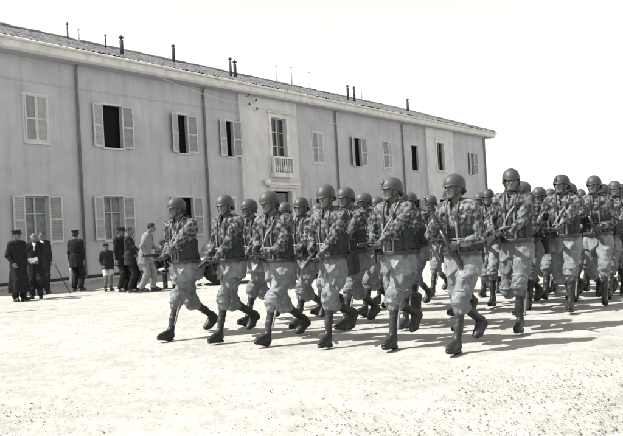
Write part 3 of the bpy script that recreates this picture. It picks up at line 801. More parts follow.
# variant, x, y, scale, turn, where in the ranks, badge
RAW = [(0, -1.74, 10.02, 1.006, 0.00, 'leftmost man of the front rank, gun pushed out ahead'),
       (1, -1.09, 9.52, 0.994, 0.03, 'second man from the left in the front rank'),
       (2, -0.45, 9.05, 0.985, -0.02, 'third man from the left in the front rank'),
       (3, 0.19, 8.64, 0.994, 0.05, 'fourth man from the left in the front rank, head down'),
       (4, 0.88, 8.26, 1.002, -0.04, 'fifth man of the front rank, badge on his helmet', True),
       (5, 1.50, 7.82, 0.985, -0.06, 'nearest man at the right end of the front rank'),
       (6, 2.35, 8.88, 1.04, 0.05, 'tallest man, striding just behind the right end of the front rank'),
       (4, 3.51, 10.59, 1.04, 0.10, 'man in the badged helmet second from the right edge', True),
       (5, 4.24, 11.31, 1.04, 0.16, 'man nearest the right edge with gun upright'),
       (7, -0.85, 11.09, 1.0, 0.03, 'man half hidden between the second and third front men'),
       (1, -0.14, 10.43, 1.0, 0.00, 'man seen between the third and fourth front men'),
       (0, 0.51, 10.10, 1.0, -0.03, 'man seen just right of the fourth front man'),
       (6, 1.15, 9.72, 0.97, 0.02, 'second-rank man hidden behind the fifth front man'),
       (3, 1.78, 9.35, 0.97, 0.02, 'second-rank man hidden behind the nearest front man'),
       (7, 0.86, 11.56, 1.02, 0.0, 'smaller-looking man left of the fifth front man, in the third rank'),
       (2, 0.15, 11.95, 0.98, 0.0, 'third-rank man mostly hidden behind the fourth front man'),
       (0, 1.60, 11.99, 1.02, 0.04, 'third-rank man just right of the fifth front man'),
       (6, 2.74, 11.73, 1.02, 0.0, 'man seen between the nearest front man and the tallest man'),
       (2, 2.05, 10.9, 0.98, 0.0, 'third-rank man behind the right shoulder of the nearest front man'),
       (7, 3.22, 11.35, 1.02, 0.02, 'man seen just right of the tallest man'),
       (1, 4.33, 13.64, 1.02, 0.03, 'distant man whose head shows left of the badged helmet'),
       (0, 3.92, 13.88, 1.02, 0.0, 'distant man whose head shows close behind the tallest man'),
       (5, 4.10, 11.95, 1.03, 0.0, 'man seen between the badged helmet and the right-edge man'),
       (3, 5.32, 14.85, 1.02, 0.0, 'distant man just left of the right-edge man'),
       (6, 5.05, 12.55, 1.02, 0.05, 'man cut by the right border of the photo'),
       (7, 6.09, 15.54, 1.03, 0.0, 'distant man between the right-edge man and the border'),
       (2, 1.20, 13.20, 1.0, 0.0, 'rearmost man hardly visible behind the fifth front man'),
       (4, 3.00, 13.40, 1.0, 0.0, 'rear man glimpsed in the gap left of the tallest man'),
       (0, 2.30, 14.30, 1.0, 0.0, 'distant man glimpsed right of the fifth front man'),
       (3, 3.55, 12.75, 1.0, 0.0, 'rear man glimpsed just left of the badged helmet'),
       (6, 4.75, 13.30, 1.0, 0.0, 'rear man half hidden by the badged helmet and right-edge man'),
       (1, -0.45, 12.75, 0.98, 0.0, 'fourth-rank man seen behind the third front man'),
       (7, 5.75, 13.6, 1.0, 0.0, 'rear man at the right border behind the cut-off man'),
       (5, 2.85, 10.60, 1.0, 0.0, 'man packed close behind the tallest man, on his left'),
       (2, 3.80, 12.50, 1.0, 0.05, 'rear man whose legs show under the badged helmet man'),
       (7, 4.70, 12.10, 1.0, 0.0, 'man packed between the right-edge man and the cut-off man'),
       (0, 5.40, 13.10, 1.0, 0.0, 'rear man beside the cut-off man at the border'),
       (3, 6.35, 14.60, 1.0, 0.0, 'rearmost man at the extreme right border'),
       (1, 5.00, 15.60, 1.0, 0.0, 'rearmost man behind the gap left of the right-edge man'),
       (6, 3.40, 15.00, 1.0, 0.0, 'rearmost man behind the tallest man')]
SOLDIERS = []
for q in RAW:
    v, x, y, s_, t_, d_ = q[:6]
    SOLDIERS.append((v, x, y, s_, t_, 'paratrooper, ' + d_, 'gun of the ' + d_, len(q) > 6))
SUNROT = radians(-100); SKYTINT = (1.0, 0.975, 0.895); SKYSTR = 0.128; EXPO = 0.92; SUNE = 5.0; AIR = 1.0; DUST = 0.6
# ---------------------------------------------------------------- the barracks
TL, TR, DEP = -9.0, 38.75, 11.0
WH = 7.98
M['wall'] = mat('grey_plaster', (0.46, 0.462, 0.50), 0.95, 0.1, noise=0.08, nscale=0.5, fine=1.1, col2=(0.395, 0.397, 0.433), lo=0.35, hi=0.7, streak=0.17, bump=0.35, bscale=9, bdist=0.01, detail=7)
M['bay'] = mat('pale_plaster', (.58,.58,.60), 0.95, 0.1, noise=0.07, nscale=0.6, fine=1.6, col2=(.52,.52,.54), lo=0.35, hi=0.7, streak=0.14, bump=0.3, bscale=9, bdist=0.01, detail=7)
M['cornice'] = mat('cornice_plaster', (.62,.615,.61), 0.95, 0.1, noise=0.12, nscale=0.8, fine=3, streak=0.2)
M['soffit'] = mat('soffit_plaster', g(0.42), 0.95, 0.1, noise=0.1)
M['tile'] = mat('roof_tile', g(0.24, 0.02), 0.95, 0.1, noise=0.35, nscale=2.0, fine=5, col2=g(0.13), lo=0.4, hi=0.7, detail=8)
M['shutter'] = mat('shutter_paint', g(0.50, 0.01), 0.8, 0.2, noise=0.12, nscale=2)
M['slat'] = mat('louvre_slat_paint', g(0.36, 0.02), 0.8, 0.2, noise=0.12, nscale=2)
M['dark'] = mat('dark_interior', (0.012, 0.012, 0.014), 0.9, 0.05, noise=0.4)  # near-black colour paints the shade of unlit rooms; frames and door share it
M['frame'] = mat('window_frame_paint', g(0.40), 0.7, 0.3, noise=0.1)
M['curtain'] = mat('pale_curtain', g(0.22, 0.06), 0.9, 0.1, noise=0.3, nscale=2, bump=0.5, bscale=6, bdist=0.03)
M['pipe'] = mat('downpipe_metal', g(0.16), 0.6, 0.4, noise=0.25, nscale=2)
M['flue'] = mat('pale_flue_pipe', g(0.5), 0.8, 0.2, noise=0.2)
M['flued'] = mat('sooty_flue_pipe', g(0.05), 0.8, 0.2, noise=0.4, nscale=4)
M['plinth'] = mat('dark_plinth', g(0.045), 0.9, 0.1, noise=0.3)  # near-black strip along the foot of the wall
M['glass'] = mat('window_glass', g(0.035), 0.15, 0.4)
M['porcelain'] = mat('porcelain', g(0.7), 0.4, 0.4)
M['cable'] = mat('pale_cable', g(0.55), 0.8, 0.2)
M['cabled'] = mat('dark_insulator', g(0.03), 0.6, 0.3)

bld = empty('barracks', (-8.75, 27.419, 0), math.atan2(0.8104, 0.5859))
tag(bld, 'long two-storey grey plaster barracks with pale central bay, shuttered windows and tiled roof', 'building')
OPEN = []
def panel(t0, t1, z0, z1, y, ops, m, name='wall', rev=0.22, ends=(0.12, 0.12)):
    """front face with real openings and their reveals; joins the neighbours with short returns"""
    ts = sorted({t0, t1} | {v for o in ops for v in (o[0], o[1]) if t0 < v < t1}); zs = sorted({z0, z1} | {v for o in ops for v in (o[2], o[3]) if z0 < v < z1})
    mb = MB(); V = {}; vs = []; fs = []
    def vi(t, z, yy):
        k = (round(t, 4), round(z, 4), round(yy, 4))
        if k not in V: V[k] = len(vs); vs.append(k[0:1] + (k[2], k[1]))
        return V[k]
    for i in range(len(ts) - 1):
        for j in range(len(zs) - 1):
            a, b, c, d = ts[i], ts[i + 1], zs[j], zs[j + 1]; mt = (a + b) / 2; mz = (c + d) / 2
            if any(o[0] < mt < o[1] and o[2] < mz < o[3] for o in ops): continue
            fs.append((vi(a, c, y), vi(b, c, y), vi(b, d, y), vi(a, d, y)))
    for o in ops:
        a, b, c, d = o[:4]; r = y + rev
        fs += [(vi(a, c, y), vi(a, d, y), vi(a, d, r), vi(a, c, r)), (vi(b, c, y), vi(b, c, r), vi(b, d, r), vi(b, d, y)),
               (vi(a, c, y), vi(a, c, r), vi(b, c, r), vi(b, c, y)), (vi(a, d, y), vi(b, d, y), vi(b, d, r), vi(a, d, r))]
    e0, e1 = ends
    if e0: fs.append((vi(t0, z0, y), vi(t0, z1, y), vi(t0, z1, y + e0), vi(t0, z0, y + e0)))
    if e1: fs.append((vi(t1, z0, y), vi(t1, z0, y + e1), vi(t1, z1, y + e1), vi(t1, z1, y)))
    mb.add(vs, fs); return mb.build(name, m, bld)

U0, U1, G0, G1 = 5.0, 6.66, 1.43, 3.10
wins = []   # t0, t1, z0, z1, style
def W(a, b, style, z0=U0, z1=U1, leaves=None): wins.append((a, b, z0, z1, style, leaves))
S = 'slant'
# upper floor
W(-8.3, -7.4, 'dark', leaves=(165, 165)); W(-4.8, -3.9, 'dark', leaves=(165, 165))
W(-1.75, -0.85, 'closed', leaves=(0, 0)); W(1.60, 2.54, 'dark', leaves=(172, 168)); W(5.55, 6.12, 'dark', leaves=(160, 166))
W(8.58, 9.08, 'dark', leaves=(168, 165)); W(15.35, 16.35, 'closed', leaves=(0, 0)); W(19.5, 20.25, 'dark', leaves=(160, 168))
W(22.72, 23.82, 'dark', leaves=(14, 8)); W(26.45, 27.35, 'dark'); W(35.80, 36.30, 'dark', leaves=(168, 166))
bw = (11.74, 12.94, 4.28, 7.10); rw = (29.85, 30.95, 5.12, 7.05)
# ground floor
W(-8.3, -7.4, 'dark', G0, G1, (170, 170)); W(-5.0, -4.1, 'curtain', G0, G1, (170, 168))
W(-1.91, -0.95, 'curtain', G0, G1, (172, 168)); W(1.45, 2.40, 'curtain', G0, G1, (170, 168)); W(5.35, 6.25, 'dark', G0, G1, (168, 170))
W(8.1, 9.0, 'dark', G0, G1, (0, 0)); W(15.4, 16.3, 'dark', G0, G1, (170, 160)); W(19.45, 20.3, 'dark', G0, G1, (165, 168))
W(22.8, 23.7, 'dark', G0, G1, (170, 170)); W(26.45, 27.35, 'dark', G0, G1, (170, 170)); W(35.6, 36.45, 'dark', G0, G1, (170, 170))
W(29.95, 30.85, 'dark', G0, G1)
door = (11.60, 13.10, 0.02, 3.45)

def leafmesh(w, h):
    fr = MB(); s = 0.055
    fr.box(0, -0.020, 0, s, 0.020, h); fr.box(w - s, -0.020, 0, w, 0.020, h)
    for z in (0, h * 0.48, h - s): fr.box(s, -0.018, z, w - s, 0.018, z + s * 1.15 if z else s * 1.5)
    a = fr.mesh('shutter')
    sl = MB(); n = int(h / 0.055)
    for k in range(n):
        z = 0.05 + k * (h - 0.09) / n
        sl.box(-0.5, -0.004, -0.026, 0.5, 0.004, 0.026, Matrix.Translation((w / 2, 0, z + 0.02)) @ Matrix.Rotation(radians(-48), 4, 'X') @ Matrix.Diagonal((w - 2 * s, 1, 1, 1)))
    sl.box(s, 0.010, 0.05, w - s, 0.013, h - 0.05)
    b = sl.mesh('louvre')
    return a, b
LC = {}
def leaf(w, h, parent, loc, ang):
    k = (round(w, 2), round(h, 2))
    if k not in LC:
        LC[k] = leafmesh(w, h); LC[k][0].materials.append(M['shutter']); LC[k][1].materials.append(M['slat'])
    a = bpy.data.objects.new('shutter', LC[k][0]); C.objects.link(a); a.parent = parent; a.location = loc; a.rotation_euler = (0, 0, ang)
    b = bpy.data.objects.new('louvre', LC[k][1]); C.objects.link(b); b.parent = a
def window(t0, t1, z0, z1, style, leaves, y=0.0):
    w, h = t1 - t0, z1 - z0
    # casement with frame
    fr = MB(); f = 0.05; yy = y + 0.14
    fr.box(t0 + .002, yy, z0 + .002, t0 + f, yy + 0.06, z1 - .002); fr.box(t1 - f, yy, z0 + .002, t1 - .002, yy + 0.06, z1 - .002)
    fr.box(t0 + f, yy, z1 - f, t1 - f, yy + 0.06, z1 - .002); fr.box(t0 + f, yy, z0 + .002, t1 - f, yy + 0.06, z0 + f)
    if style != 'dark': fr.box((t0 + t1) / 2 - 0.03, yy - .003, z0 + f, (t0 + t1) / 2 + 0.03, yy + 0.055, z1 - f)
    if style == 'curtain': fr.box(t0 + f, yy + .003, z0 + h * 0.62, t1 - f, yy + 0.05, z0 + h * 0.62 + 0.04)
    win = fr.build('window', M['dark'] if style == 'dark' else M['frame'], bld)
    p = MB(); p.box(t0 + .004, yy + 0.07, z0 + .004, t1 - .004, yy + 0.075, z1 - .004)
    p.build('pane', M['curtain'] if style == 'curtain' else M['dark'], win)  # dark style: flat sheet coloured as the shade of the room, no glass
    s = MB(); s.box(t0 - 0.06, y - 0.07, z0 - 0.07, t1 + 0.06, y + 0.13, z0 - 0.001); s.build('sill', M['bay'], win, bevel=0.006)
    if leaves:
        lw = max(w / 2 - 0.005, 0.50) if leaves[0] > 90 else w / 2 - 0.005
        leaf(lw, h, win, (t0 + .003, y - 0.025, z0 + 0.004), -radians(leaves[0]))
        # the right-hand leaf turns the other way
        k = leaf(lw, h, win, (t1 - .003, y - 0.025, z0 + 0.004), pi + radians(leaves[1]))
    # thin raised surround
    sr = MB(); q = 0.07; yo = y - 0.012
    for bx in ((t0 - q, z0 - .0, t0 - .001, z1 + q), (t1 + .001, z0 - .0, t1 + q, z1 + q), (t0 - .001, z1 + .001, t1 + .001, z1 + q)):
        sr.box(bx[0], yo, bx[1], bx[2], y + .02, bx[3])
    sr.build('surround', M['bay'], win)
CB, RB = (9.46, 13.92), (28.4, 32.55)
PY = -0.14
def inr(w, a, b): return a < (w[0] + w[1]) / 2 < b
segs = [(TL, CB[0], 0.0, M['wall']), (CB[0], CB[1], PY, M['bay']), (CB[1], RB[0], 0.0, M['wall']), (RB[0], RB[1], PY, M['bay']), (RB[1], TR, 0.0, M['wall'])]
for (a, b, y, m) in segs:
    ops = [w[:4] for w in wins if inr(w, a, b)]
    if a == CB[0]: ops += [bw, door]
    if a == RB[0]: ops += [rw]
    panel(a, b, 0.0, WH, y, ops, m, 'wall' if y == 0 else 'bay', ends=(-PY, -PY) if y else (0, 0))
    for w in wins:
        if inr(w, a, b): window(*w, y=y)
# end walls and back
mb = MB(); mb.box(TL, 0.0 + .5, 0, TL + 0.3, DEP, WH); mb.box(TL, 0, 0, TL + .3, .497, WH); mb.build('end_wall', M['wall'], bld)
mb = MB(); mb.add([(TR, 0, 0), (TR, DEP, 0), (TR, DEP, WH), (TR, 0, WH)], [(0, 1, 2, 3)]); mb.add([(TL, DEP, 0), (TL, DEP, WH), (TR, DEP, WH), (TR, DEP, 0)], [(0, 1, 2, 3)]); mb.build('end_wall', M['wall'], bld)
# corner strip of the right end, plinth
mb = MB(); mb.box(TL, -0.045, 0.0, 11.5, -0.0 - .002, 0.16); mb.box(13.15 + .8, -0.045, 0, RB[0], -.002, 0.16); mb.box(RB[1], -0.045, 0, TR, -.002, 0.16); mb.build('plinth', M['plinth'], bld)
# tall windows of the bays
def tall(op, bal):
    t0, t1, z0, z1 = op; y = PY; yy = y + 0.13
    fr = MB(); f = 0.055
    fr.box(t0 + .002, yy, z0, t0 + f, yy + .06, z1 - .002); fr.box(t1 - f, yy, z0, t1 - .002, yy + .06, z1 - .002); fr.box(t0 + f, yy, z1 - f, t1 - f, yy + .06, z1 - .002)
    fr.box((t0 + t1) / 2 - .04, yy - .003, z0 + .01, (t0 + t1) / 2 + .04, yy + .05, z1 - f)
    for k in (range(1, 4) if bal else (3,)): fr.box(t0 + f, yy + .004, z0 + (z1 - z0) * k / 4 - .02, t1 - f, yy + .045, z0 + (z1 - z0) * k / 4 + .02)
    win = fr.build('tall_window', M['frame'] if bal else M['pipe'], bld)
    p = MB(); p.box(t0 + .003, yy + .062, z0 + .003, t1 - .003, yy + .067, z1 - .003); p.build('pane', M['glass'] if bal else M['dark'], win)
    sr = MB(); q = 0.20; yo = y - 0.05
    for bx in ((t0 - q, z0 - .1, t0 - .001, z1 + q), (t1 + .001, z0 - .1, t1 + q, z1 + q), (t0 - .001, z1 + .001, t1 + .001, z1 + q)):
        sr.box(bx[0], yo, bx[1], bx[2], y + .02, bx[3])
    sr.box(t0 - q - .08, yo - .08, z1 + q + .002, t1 + q + .08, y + .02, z1 + q + .10)
    sr.build('surround', M['cornice'], win)
    if bal:
        b = MB(); zb = z0
        b.box(t0 - .25, y - 0.30, zb - 0.16, t1 + .25, y - .052, zb); b.box(t0 - .22, y - 0.28, zb + 0.76, t1 + .22, y - .10, zb + 0.86); b.box(t0 - .22, y - .26, zb + .001, t1 + .22, y - .12, zb + .07)
        for tt in (t0 - .16, t1 + .16): b.box(tt - .06, y - .25, zb + .07, tt + .06, y - .13, zb + .76)
        n = 7
        for k in range(n):
            tt = t0 + .0 + (t1 - t0) * (k + .5) / n
            b.lathe([(0.03, zb + .07), (0.045, zb + .16), (0.055, zb + .30), (0.028, zb + .5), (0.035, zb + .66), (0.045, zb + .76)], 8, Matrix.Translation((tt, y - .19, 0)))
        b.build('balustrade', M['cornice'], bld)
    else:
        s = MB(); s.box(t0 - .2, y - .12, z0 - .10, t1 + .2, y - .052, z0 - .001); s.build('sill', M['cornice'], win)
tall(bw, True); tall(rw, False)
# entrance
d = MB(); d.box(door[0] + .003, PY + .16, .02, door[1] - .003, PY + .2, 2.55); d.box(door[0] + .003, PY + .14, 2.55, door[1] - .003, PY + .2, 2.66)
dd = d.build('door', M['dark'], bld)
l2 = MB(); l2.box(door[0] + .1, PY + .15, 2.7, door[1] - .1, PY + .17, 3.35); l2.build('fanlight', M['glass'], dd)
q = MB(); q.box(door[0] - .32, PY - .07, 0.0, door[0] - .001, PY + .02, 3.45); q.box(door[1] + .001, PY - .07, 0, door[1] + .32, PY + .02, 3.45); q.box(door[0] - .32, PY - .07, 3.452, door[1] + .32, PY + .02, 3.72)
q.box(door[0] - .45, PY - .28, 3.722, door[1] + .45, PY + .02, 3.84); q.box(door[0] - .40, PY - .20, 3.60, door[1] + .40, PY - .072, 3.72)
q.build('door_surround', M['cornice'], bld, bevel=.01)
# wall lamp
wl = MB(); wl.tube([(10.98, PY - .001, 3.92), (10.98, PY - .12, 3.94), (10.98, PY - .20, 3.90)], .02, 8); wlo = wl.build('wall_lamp', M['pipe'], bld)
gl = MB(); gl.lathe([(0.001, -.17), (.10, -.13), (.165, -.04), (.165, .04), (.10, .13), (.03, .17), (.001, .175)], 20, Matrix.Translation((10.98, PY - .24, 3.84))); gl.build('globe', M['porcelain'], wlo)
# insulators, cables
for (dt, dz, c) in ((0.05, 7.92, 'cabled'), (0.55, 7.70, 'cabled'), (0.05, 7.45, 'cabled'), (0.60, 7.28, 'cabled')):
    i_ = MB(); t_ = 9.95 + dt
    i_.tube([(t_, PY, dz), (t_, PY - .16, dz), (t_, PY - .18, dz + .04)], .012, 6)
    i_.lathe([(.02, 0), (.05, .01), (.055, .05), (.035, .07), (.045, .10), (.02, .13)], 10, Matrix.Translation((t_, PY - .18, dz + .03)))
    i_.build('insulator', M[c], bld)
def sag(a, b, s, n=14):
    a = Vector(a); b = Vector(b); return [a.lerp(b, k / n) + Vector((0, 0, -s * 4 * (k / n) * (1 - k / n))) for k in range(n + 1)]
c_ = MB(); c_.tube(sag((2.6, -.62, 8.30), (10.0, PY - .18, 7.5), .25), .012, 5); c_.build('cable', M['cable'], bld)
c_ = MB(); c_.tube(sag((10.5, PY - .18, 7.42), (28.9, PY - .10, 7.35), .18), .012, 5); c_.build('cable', M['cable'], bld)
c_ = MB(); c_.tube(sag((-9, -.04, 7.18), (9.46, -.04, 7.12), .03), .008, 5); c_.build('cable', M['shutter'], bld)
# downpipes
for t in (0.43, 7.14, 17.6, 25.2, 38.3):
    p = MB(); p.tube([(t, -.60, 8.34), (t, -.50, 8.22), (t, -.22, 8.02), (t, -.09, 7.86), (t, -.09, 0.05)], .052, 10)
    for z in (7.5, 5.4, 3.3, 1.2): p.tube([(t, -.09, z), (t, -.09, z + .05)], .064, 10)
    p.build('downpipe', M['pipe'], bld)
# cornice and soffit
EO = 0.62
mb = MB(); mb.box(TL - EO, -EO + .03, WH + .001, TR + EO - .03, DEP + EO, WH + .10); mb.build('soffit', M['soffit'], bld)
mb = MB()
prof = [(-EO + .06, WH + .05), (-EO - .01, WH + .10), (-EO - .03, WH + .22), (-EO - .06, WH + .34), (-EO - .06, WH + .39), (-EO + .25, WH + .39), (-EO + .25, WH + .102), (-EO + .06, WH + .102)]
Xm = Matrix(((0, 1, 0, 0), (1, 0, 0, 0), (0, 0, 1, 0), (0, 0, 0, 1)))
mb.prism(prof, TL - EO, TR + EO, Xm)
mb.box(TR + EO - .25, -EO + .26, WH + .102, TR + EO, DEP + EO, WH + .39)
mb.build('cornice', M['cornice'], bld)
mb = MB(); mb.tube([(TL - EO, -EO - .11, WH + .375), (TR + EO, -EO - .11, WH + .345)], .055, 8); mb.build('gutter', M['cornice'], bld)
# roof: rows of curved tiles laid as one sheet, hipped at the right end
RZ = WH + .40; rise = 2.32; half = DEP / 2 + EO; per = 0.24
def roof_sheet():
    a0, a1 = TL - EO, TR + EO
    nt = int((a1 - a0) / per * 6); rows = 15
    T = np.linspace(a0, a1, nt + 1); vs = []; fs = []
    ids = {}
    for j in range(rows * 2 + 1):
        r, st = j // 2, j % 2
        s = (r + (0.96 if st else 0.0)) / rows; s = min(s, 1)
        lift = 0.035 * (0 if st else 1)
        for i, t in enumerate(T):
            lim = a1 - s * half
            tt = min(t, lim)
            z = RZ + s * rise + 0.045 * abs(math.sin(pi * (tt - a0) / per)) + lift + 0.02 * math.sin(tt * 1.3 + s * 4) + 0.012 * math.sin(tt * 7.1 + r)
            vs.append((tt, -EO - .05 + s * (half + .05), z))
    for j in range(rows * 2):
        for i in range(nt):
            fs.append((j * (nt + 1) + i, j * (nt + 1) + i + 1, (j + 1) * (nt + 1) + i + 1, (j + 1) * (nt + 1) + i))
    return vs, fs
vs, fs = roof_sheet()
mb = MB(); mb.add(vs, fs, True)
a0, a1 = TL - EO, TR + EO; ym = DEP / 2; yb = DEP + EO; yf = -EO
mb.add([(a1, yf, RZ), (a1, yb, RZ), (a1 - half, ym, RZ + rise), (a0, yb, RZ), (a0, ym, RZ + rise)], [(0, 1, 2), (1, 3, 4, 2)])
mb.add([(a0, yf, RZ), (a0, ym, RZ + rise), (a0, yb, RZ)], [(0, 1, 2)])
roof = mb.build('roof', M['tile'], bld)
rc = MB(); pts = [(a0 + k * .4, ym, RZ + rise + .05 + .015 * math.sin(k * 1.7)) for k in range(int((a1 - half - a0) / .4) + 1)]; rc.tube(pts, [.10 + .02 * (k % 2) for k in range(len(pts))], 8)
pts = [(a1 - half * (1 - k / 14), ym - half * k / 14, RZ + rise * (1 - k / 14) + .07) for k in range(15)]; rc.tube(pts, [.10 + .02 * (k % 2) for k in range(15)], 8)
rc.build('ridge_tiles', M['tile'], roof)
def flue(t, y, top, r, m, cap_=True, base=False, band=False):
    """y: distance up the slope from the wall face"""; r = r * 0.78
    z0 = RZ + rise * (y + EO) / half - .1; f = MB()
    f.tube([(t, y, z0), (t, y, z0 + .1 + top)], r, 10)
    if cap_: f.lathe([(r * .6, 0), (r * 1.4, .02), (r * 1.4, .05), (r * .3, .14)], 10, Matrix.Translation((t, y, z0 + .1 + top + .05))); f.tube([(t, y, z0 + .1 + top), (t, y, z0 + .16 + top)], r * .4, 6)
    o = f.build('flue_pipe', M[m], roof)
    return o
def flue_at(F):
    for (t, y, top, r, m) in F: flue(t, y, top, r, m)
# ---------------------------------------------------------------- flues on the roof
flue_at(FLUES)

# ---------------------------------------------------------------- ground
M['ground'] = mat('dusty_parade_ground', (0.345, 0.338, 0.318), 0.95, 0.1, noise=0.15, nscale=0.45, fine=3.6, col2=(0.285, 0.279, 0.263), lo=0.35, hi=0.7, bump=0.9, bscale=11, bdist=0.03, detail=9)
M['pave'] = mat('pavement_cement', (0.5, 0.49, 0.47), 0.95, 0.1, noise=0.12, nscale=1.2, fine=5, bump=0.3, bscale=20, bdist=0.01)
M['kerb'] = mat('kerb_stone', g(0.33), 0.95, 0.1, noise=0.2, nscale=2)
M['stone'] = mat('pebbles', (0.20, 0.198, 0.195), 0.95, 0.1, noise=0.5, nscale=9, fine=15)
def ground_mesh():
    rr = np.random.RandomState(5)
    xs = np.concatenate([[-3000, -800, -200, -60], np.arange(-16, 16.01, 0.10), [60, 200, 800, 3000]])
    ys = np.concatenate([[-3000, -400, -60, -8], np.arange(1.5, 30.01, 0.10), [60, 200, 800, 3000]])
    X, Y = np.meshgrid(xs, ys, indexing='ij')
    Z = 0.010 * np.sin(X * 1.9 + np.sin(Y * 1.3)) * np.sin(Y * 2.3 + np.sin(X * 0.9)) + 0.006 * np.sin(X * 5.3 + 2 * np.sin(Y * 2.1)) * np.sin(Y * 6.1) + rr.normal(0, 0.0022, X.shape)
    edge = (np.abs(X) > 15) | (Y > 29) | (Y < 2); Z[edge] = 0; Z = Z - 0.012
    nx, ny = X.shape
    V = np.stack([X, Y, Z], -1).reshape(-1, 3)
    I = np.arange(nx * ny).reshape(nx, ny)
    Fq = np.stack([I[:-1, :-1], I[1:, :-1], I[1:, 1:], I[:-1, 1:]], -1).reshape(-1, 4)
    return npmesh('ground', V, Fq)
tag(link('ground', ground_mesh(), M['ground']), kind='structure')
# pavement along the barracks
bm_ = Matrix.Translation((-8.75, 27.419, 0)) @ Matrix.Rotation(math.atan2(0.8104, 0.5859), 4, 'Z')
p = MB(); p.box(TL - 3, -1.55, -0.05, TR + 3, -0.001, 0.05); o = p.build('pavement', M['pave']); o.matrix_world = bm_; tag(o, kind='structure')
p = MB()
for k in range(60): p.box(TL - 3 + k * .9, -1.70, -0.05, TL - 3 + k * .9 + .885, -1.553, 0.062 + 0.004 * (k % 3))
o = p.build('kerb', M['kerb']); o.matrix_world = bm_; tag(o, kind='structure')

# pebbles and clods, thicker towards the lower corners
def pebbles():
    r = random.Random(11); t = (1 + 5 ** .5) / 2
    base = np.array([(-1, t, 0), (1, t, 0), (-1, -t, 0), (1, -t, 0), (0, -1, t), (0, 1, t), (0, -1, -t), (0, 1, -t), (t, 0, -1), (t, 0, 1), (-t, 0, -1), (-t, 0, 1)]) / 1.9
    tri = np.array([(0, 11, 5), (0, 5, 1), (0, 1, 7), (0, 7, 10), (0, 10, 11), (1, 5, 9), (5, 11, 4), (11, 10, 2), (10, 7, 6), (7, 1, 8), (3, 9, 4), (3, 4, 2), (3, 2, 6), (3, 6, 8), (3, 8, 9), (4, 9, 5), (2, 4, 11), (6, 2, 10), (8, 6, 7), (9, 8, 1)])
    V = []; Fq = []; n = 0
    rs_ = np.random.RandomState(3)
    def dens(x, y):
        px = 311.5 + 750 * x / y
        v = 0.012
        if y < 6.6: v += 0.10 * max(0, (6.6 - y) / 2.0)
        v += 0.34 * max(0, min(1, (px - 330 + (6.1 - y) * 60) / 260)) * max(0, min(1, (7.3 - y) / 1.6))
        v += 0.13 * max(0, min(1, (150 - px) / 150)) * max(0, min(1, (6.9 - y) / 1.2))
        cl = 0.5 + 0.5 * math.sin(x * 3.1 + 1.3 * math.sin(y * 2.7)) * math.sin(y * 4.1 + math.sin(x * 2.3))
        return v * (0.25 + 0.75 * cl)
    tries = 0
    while n < 6500 and tries < 120000:
        tries += 1
        y = r.uniform(4.2, 13) if r.random() < .25 else r.uniform(4.2, 7.4); x = r.uniform(-0.46 * y, 0.5 * y)
        if r.random() > dens(x, y): continue
        s = min(0.011, 0.0020 + r.expovariate(1 / 0.0018)); b = base * s * (1 + rs_.normal(0, .18, (12, 1)))
        b = b * np.array([1, r.uniform(.7, 1.2), r.uniform(.5, .8)])
        V.append(b + [x, y, s * 0.28 - 0.006]); Fq.append(tri + 12 * n); n += 1
    return npmesh('gravel', np.concatenate(V), np.concatenate(Fq), False)
tag(link('gravel', pebbles(), M['stone']), 'scattered grey pebbles and clods on the pale dusty ground', None, kind='stuff')

# ---------------------------------------------------------------- soldiers
HEAD = pi - radians(37)
VAR = [march_pose(1.20, yaw=-0.10, pitch=-0.06, gun='hip', twist=0.12, lean=0.09),
       march_pose(1.10, yaw=0.16, pitch=-0.04, gun='low', twist=0.04, lean=0.04, rear=0.5, fp=0.08),
       march_pose(1.17, yaw=-0.08, pitch=-0.14, gun='cross', twist=0.16, lean=0.10, fp=0.26),
       march_pose(1.02, yaw=0.05, pitch=-0.16, gun='low', twist=0.00, lean=0.07, rear=1.0, fp=0.04, drop=0.02),
       march_pose(0.96, yaw=-0.34, pitch=0.04, gun='hip', twist=0.10, lean=0.03, rear=0.9, fp=0.05, drop=0.01),
       march_pose(1.08, yaw=-0.25, pitch=0.0, gun='port', twist=-0.03, lean=0.06, rear=0.3, fp=0.12),
       march_pose(0.80, yaw=0.35, pitch=-0.02, gun='cross', twist=0.18, lean=0.02, rear=1.8, fp=0.0, drop=0.02),
       march_pose(1.24, yaw=-0.45, pitch=-0.05, gun='low', twist=-0.06, lean=0.12, rear=0.0, fp=0.28)]
GRP = 'paratroopers marching past in ranks'
GGRP = 'submachine guns carried by the marching paratroopers'
proto = []; gproto = empty('submachine_gun'); gk = gun_parts(gproto); KIDS[gproto.name] = gk
for i, J in enumerate(VAR): proto.append(make_soldier(J, i))
used = [False] * 8; gused = [False]
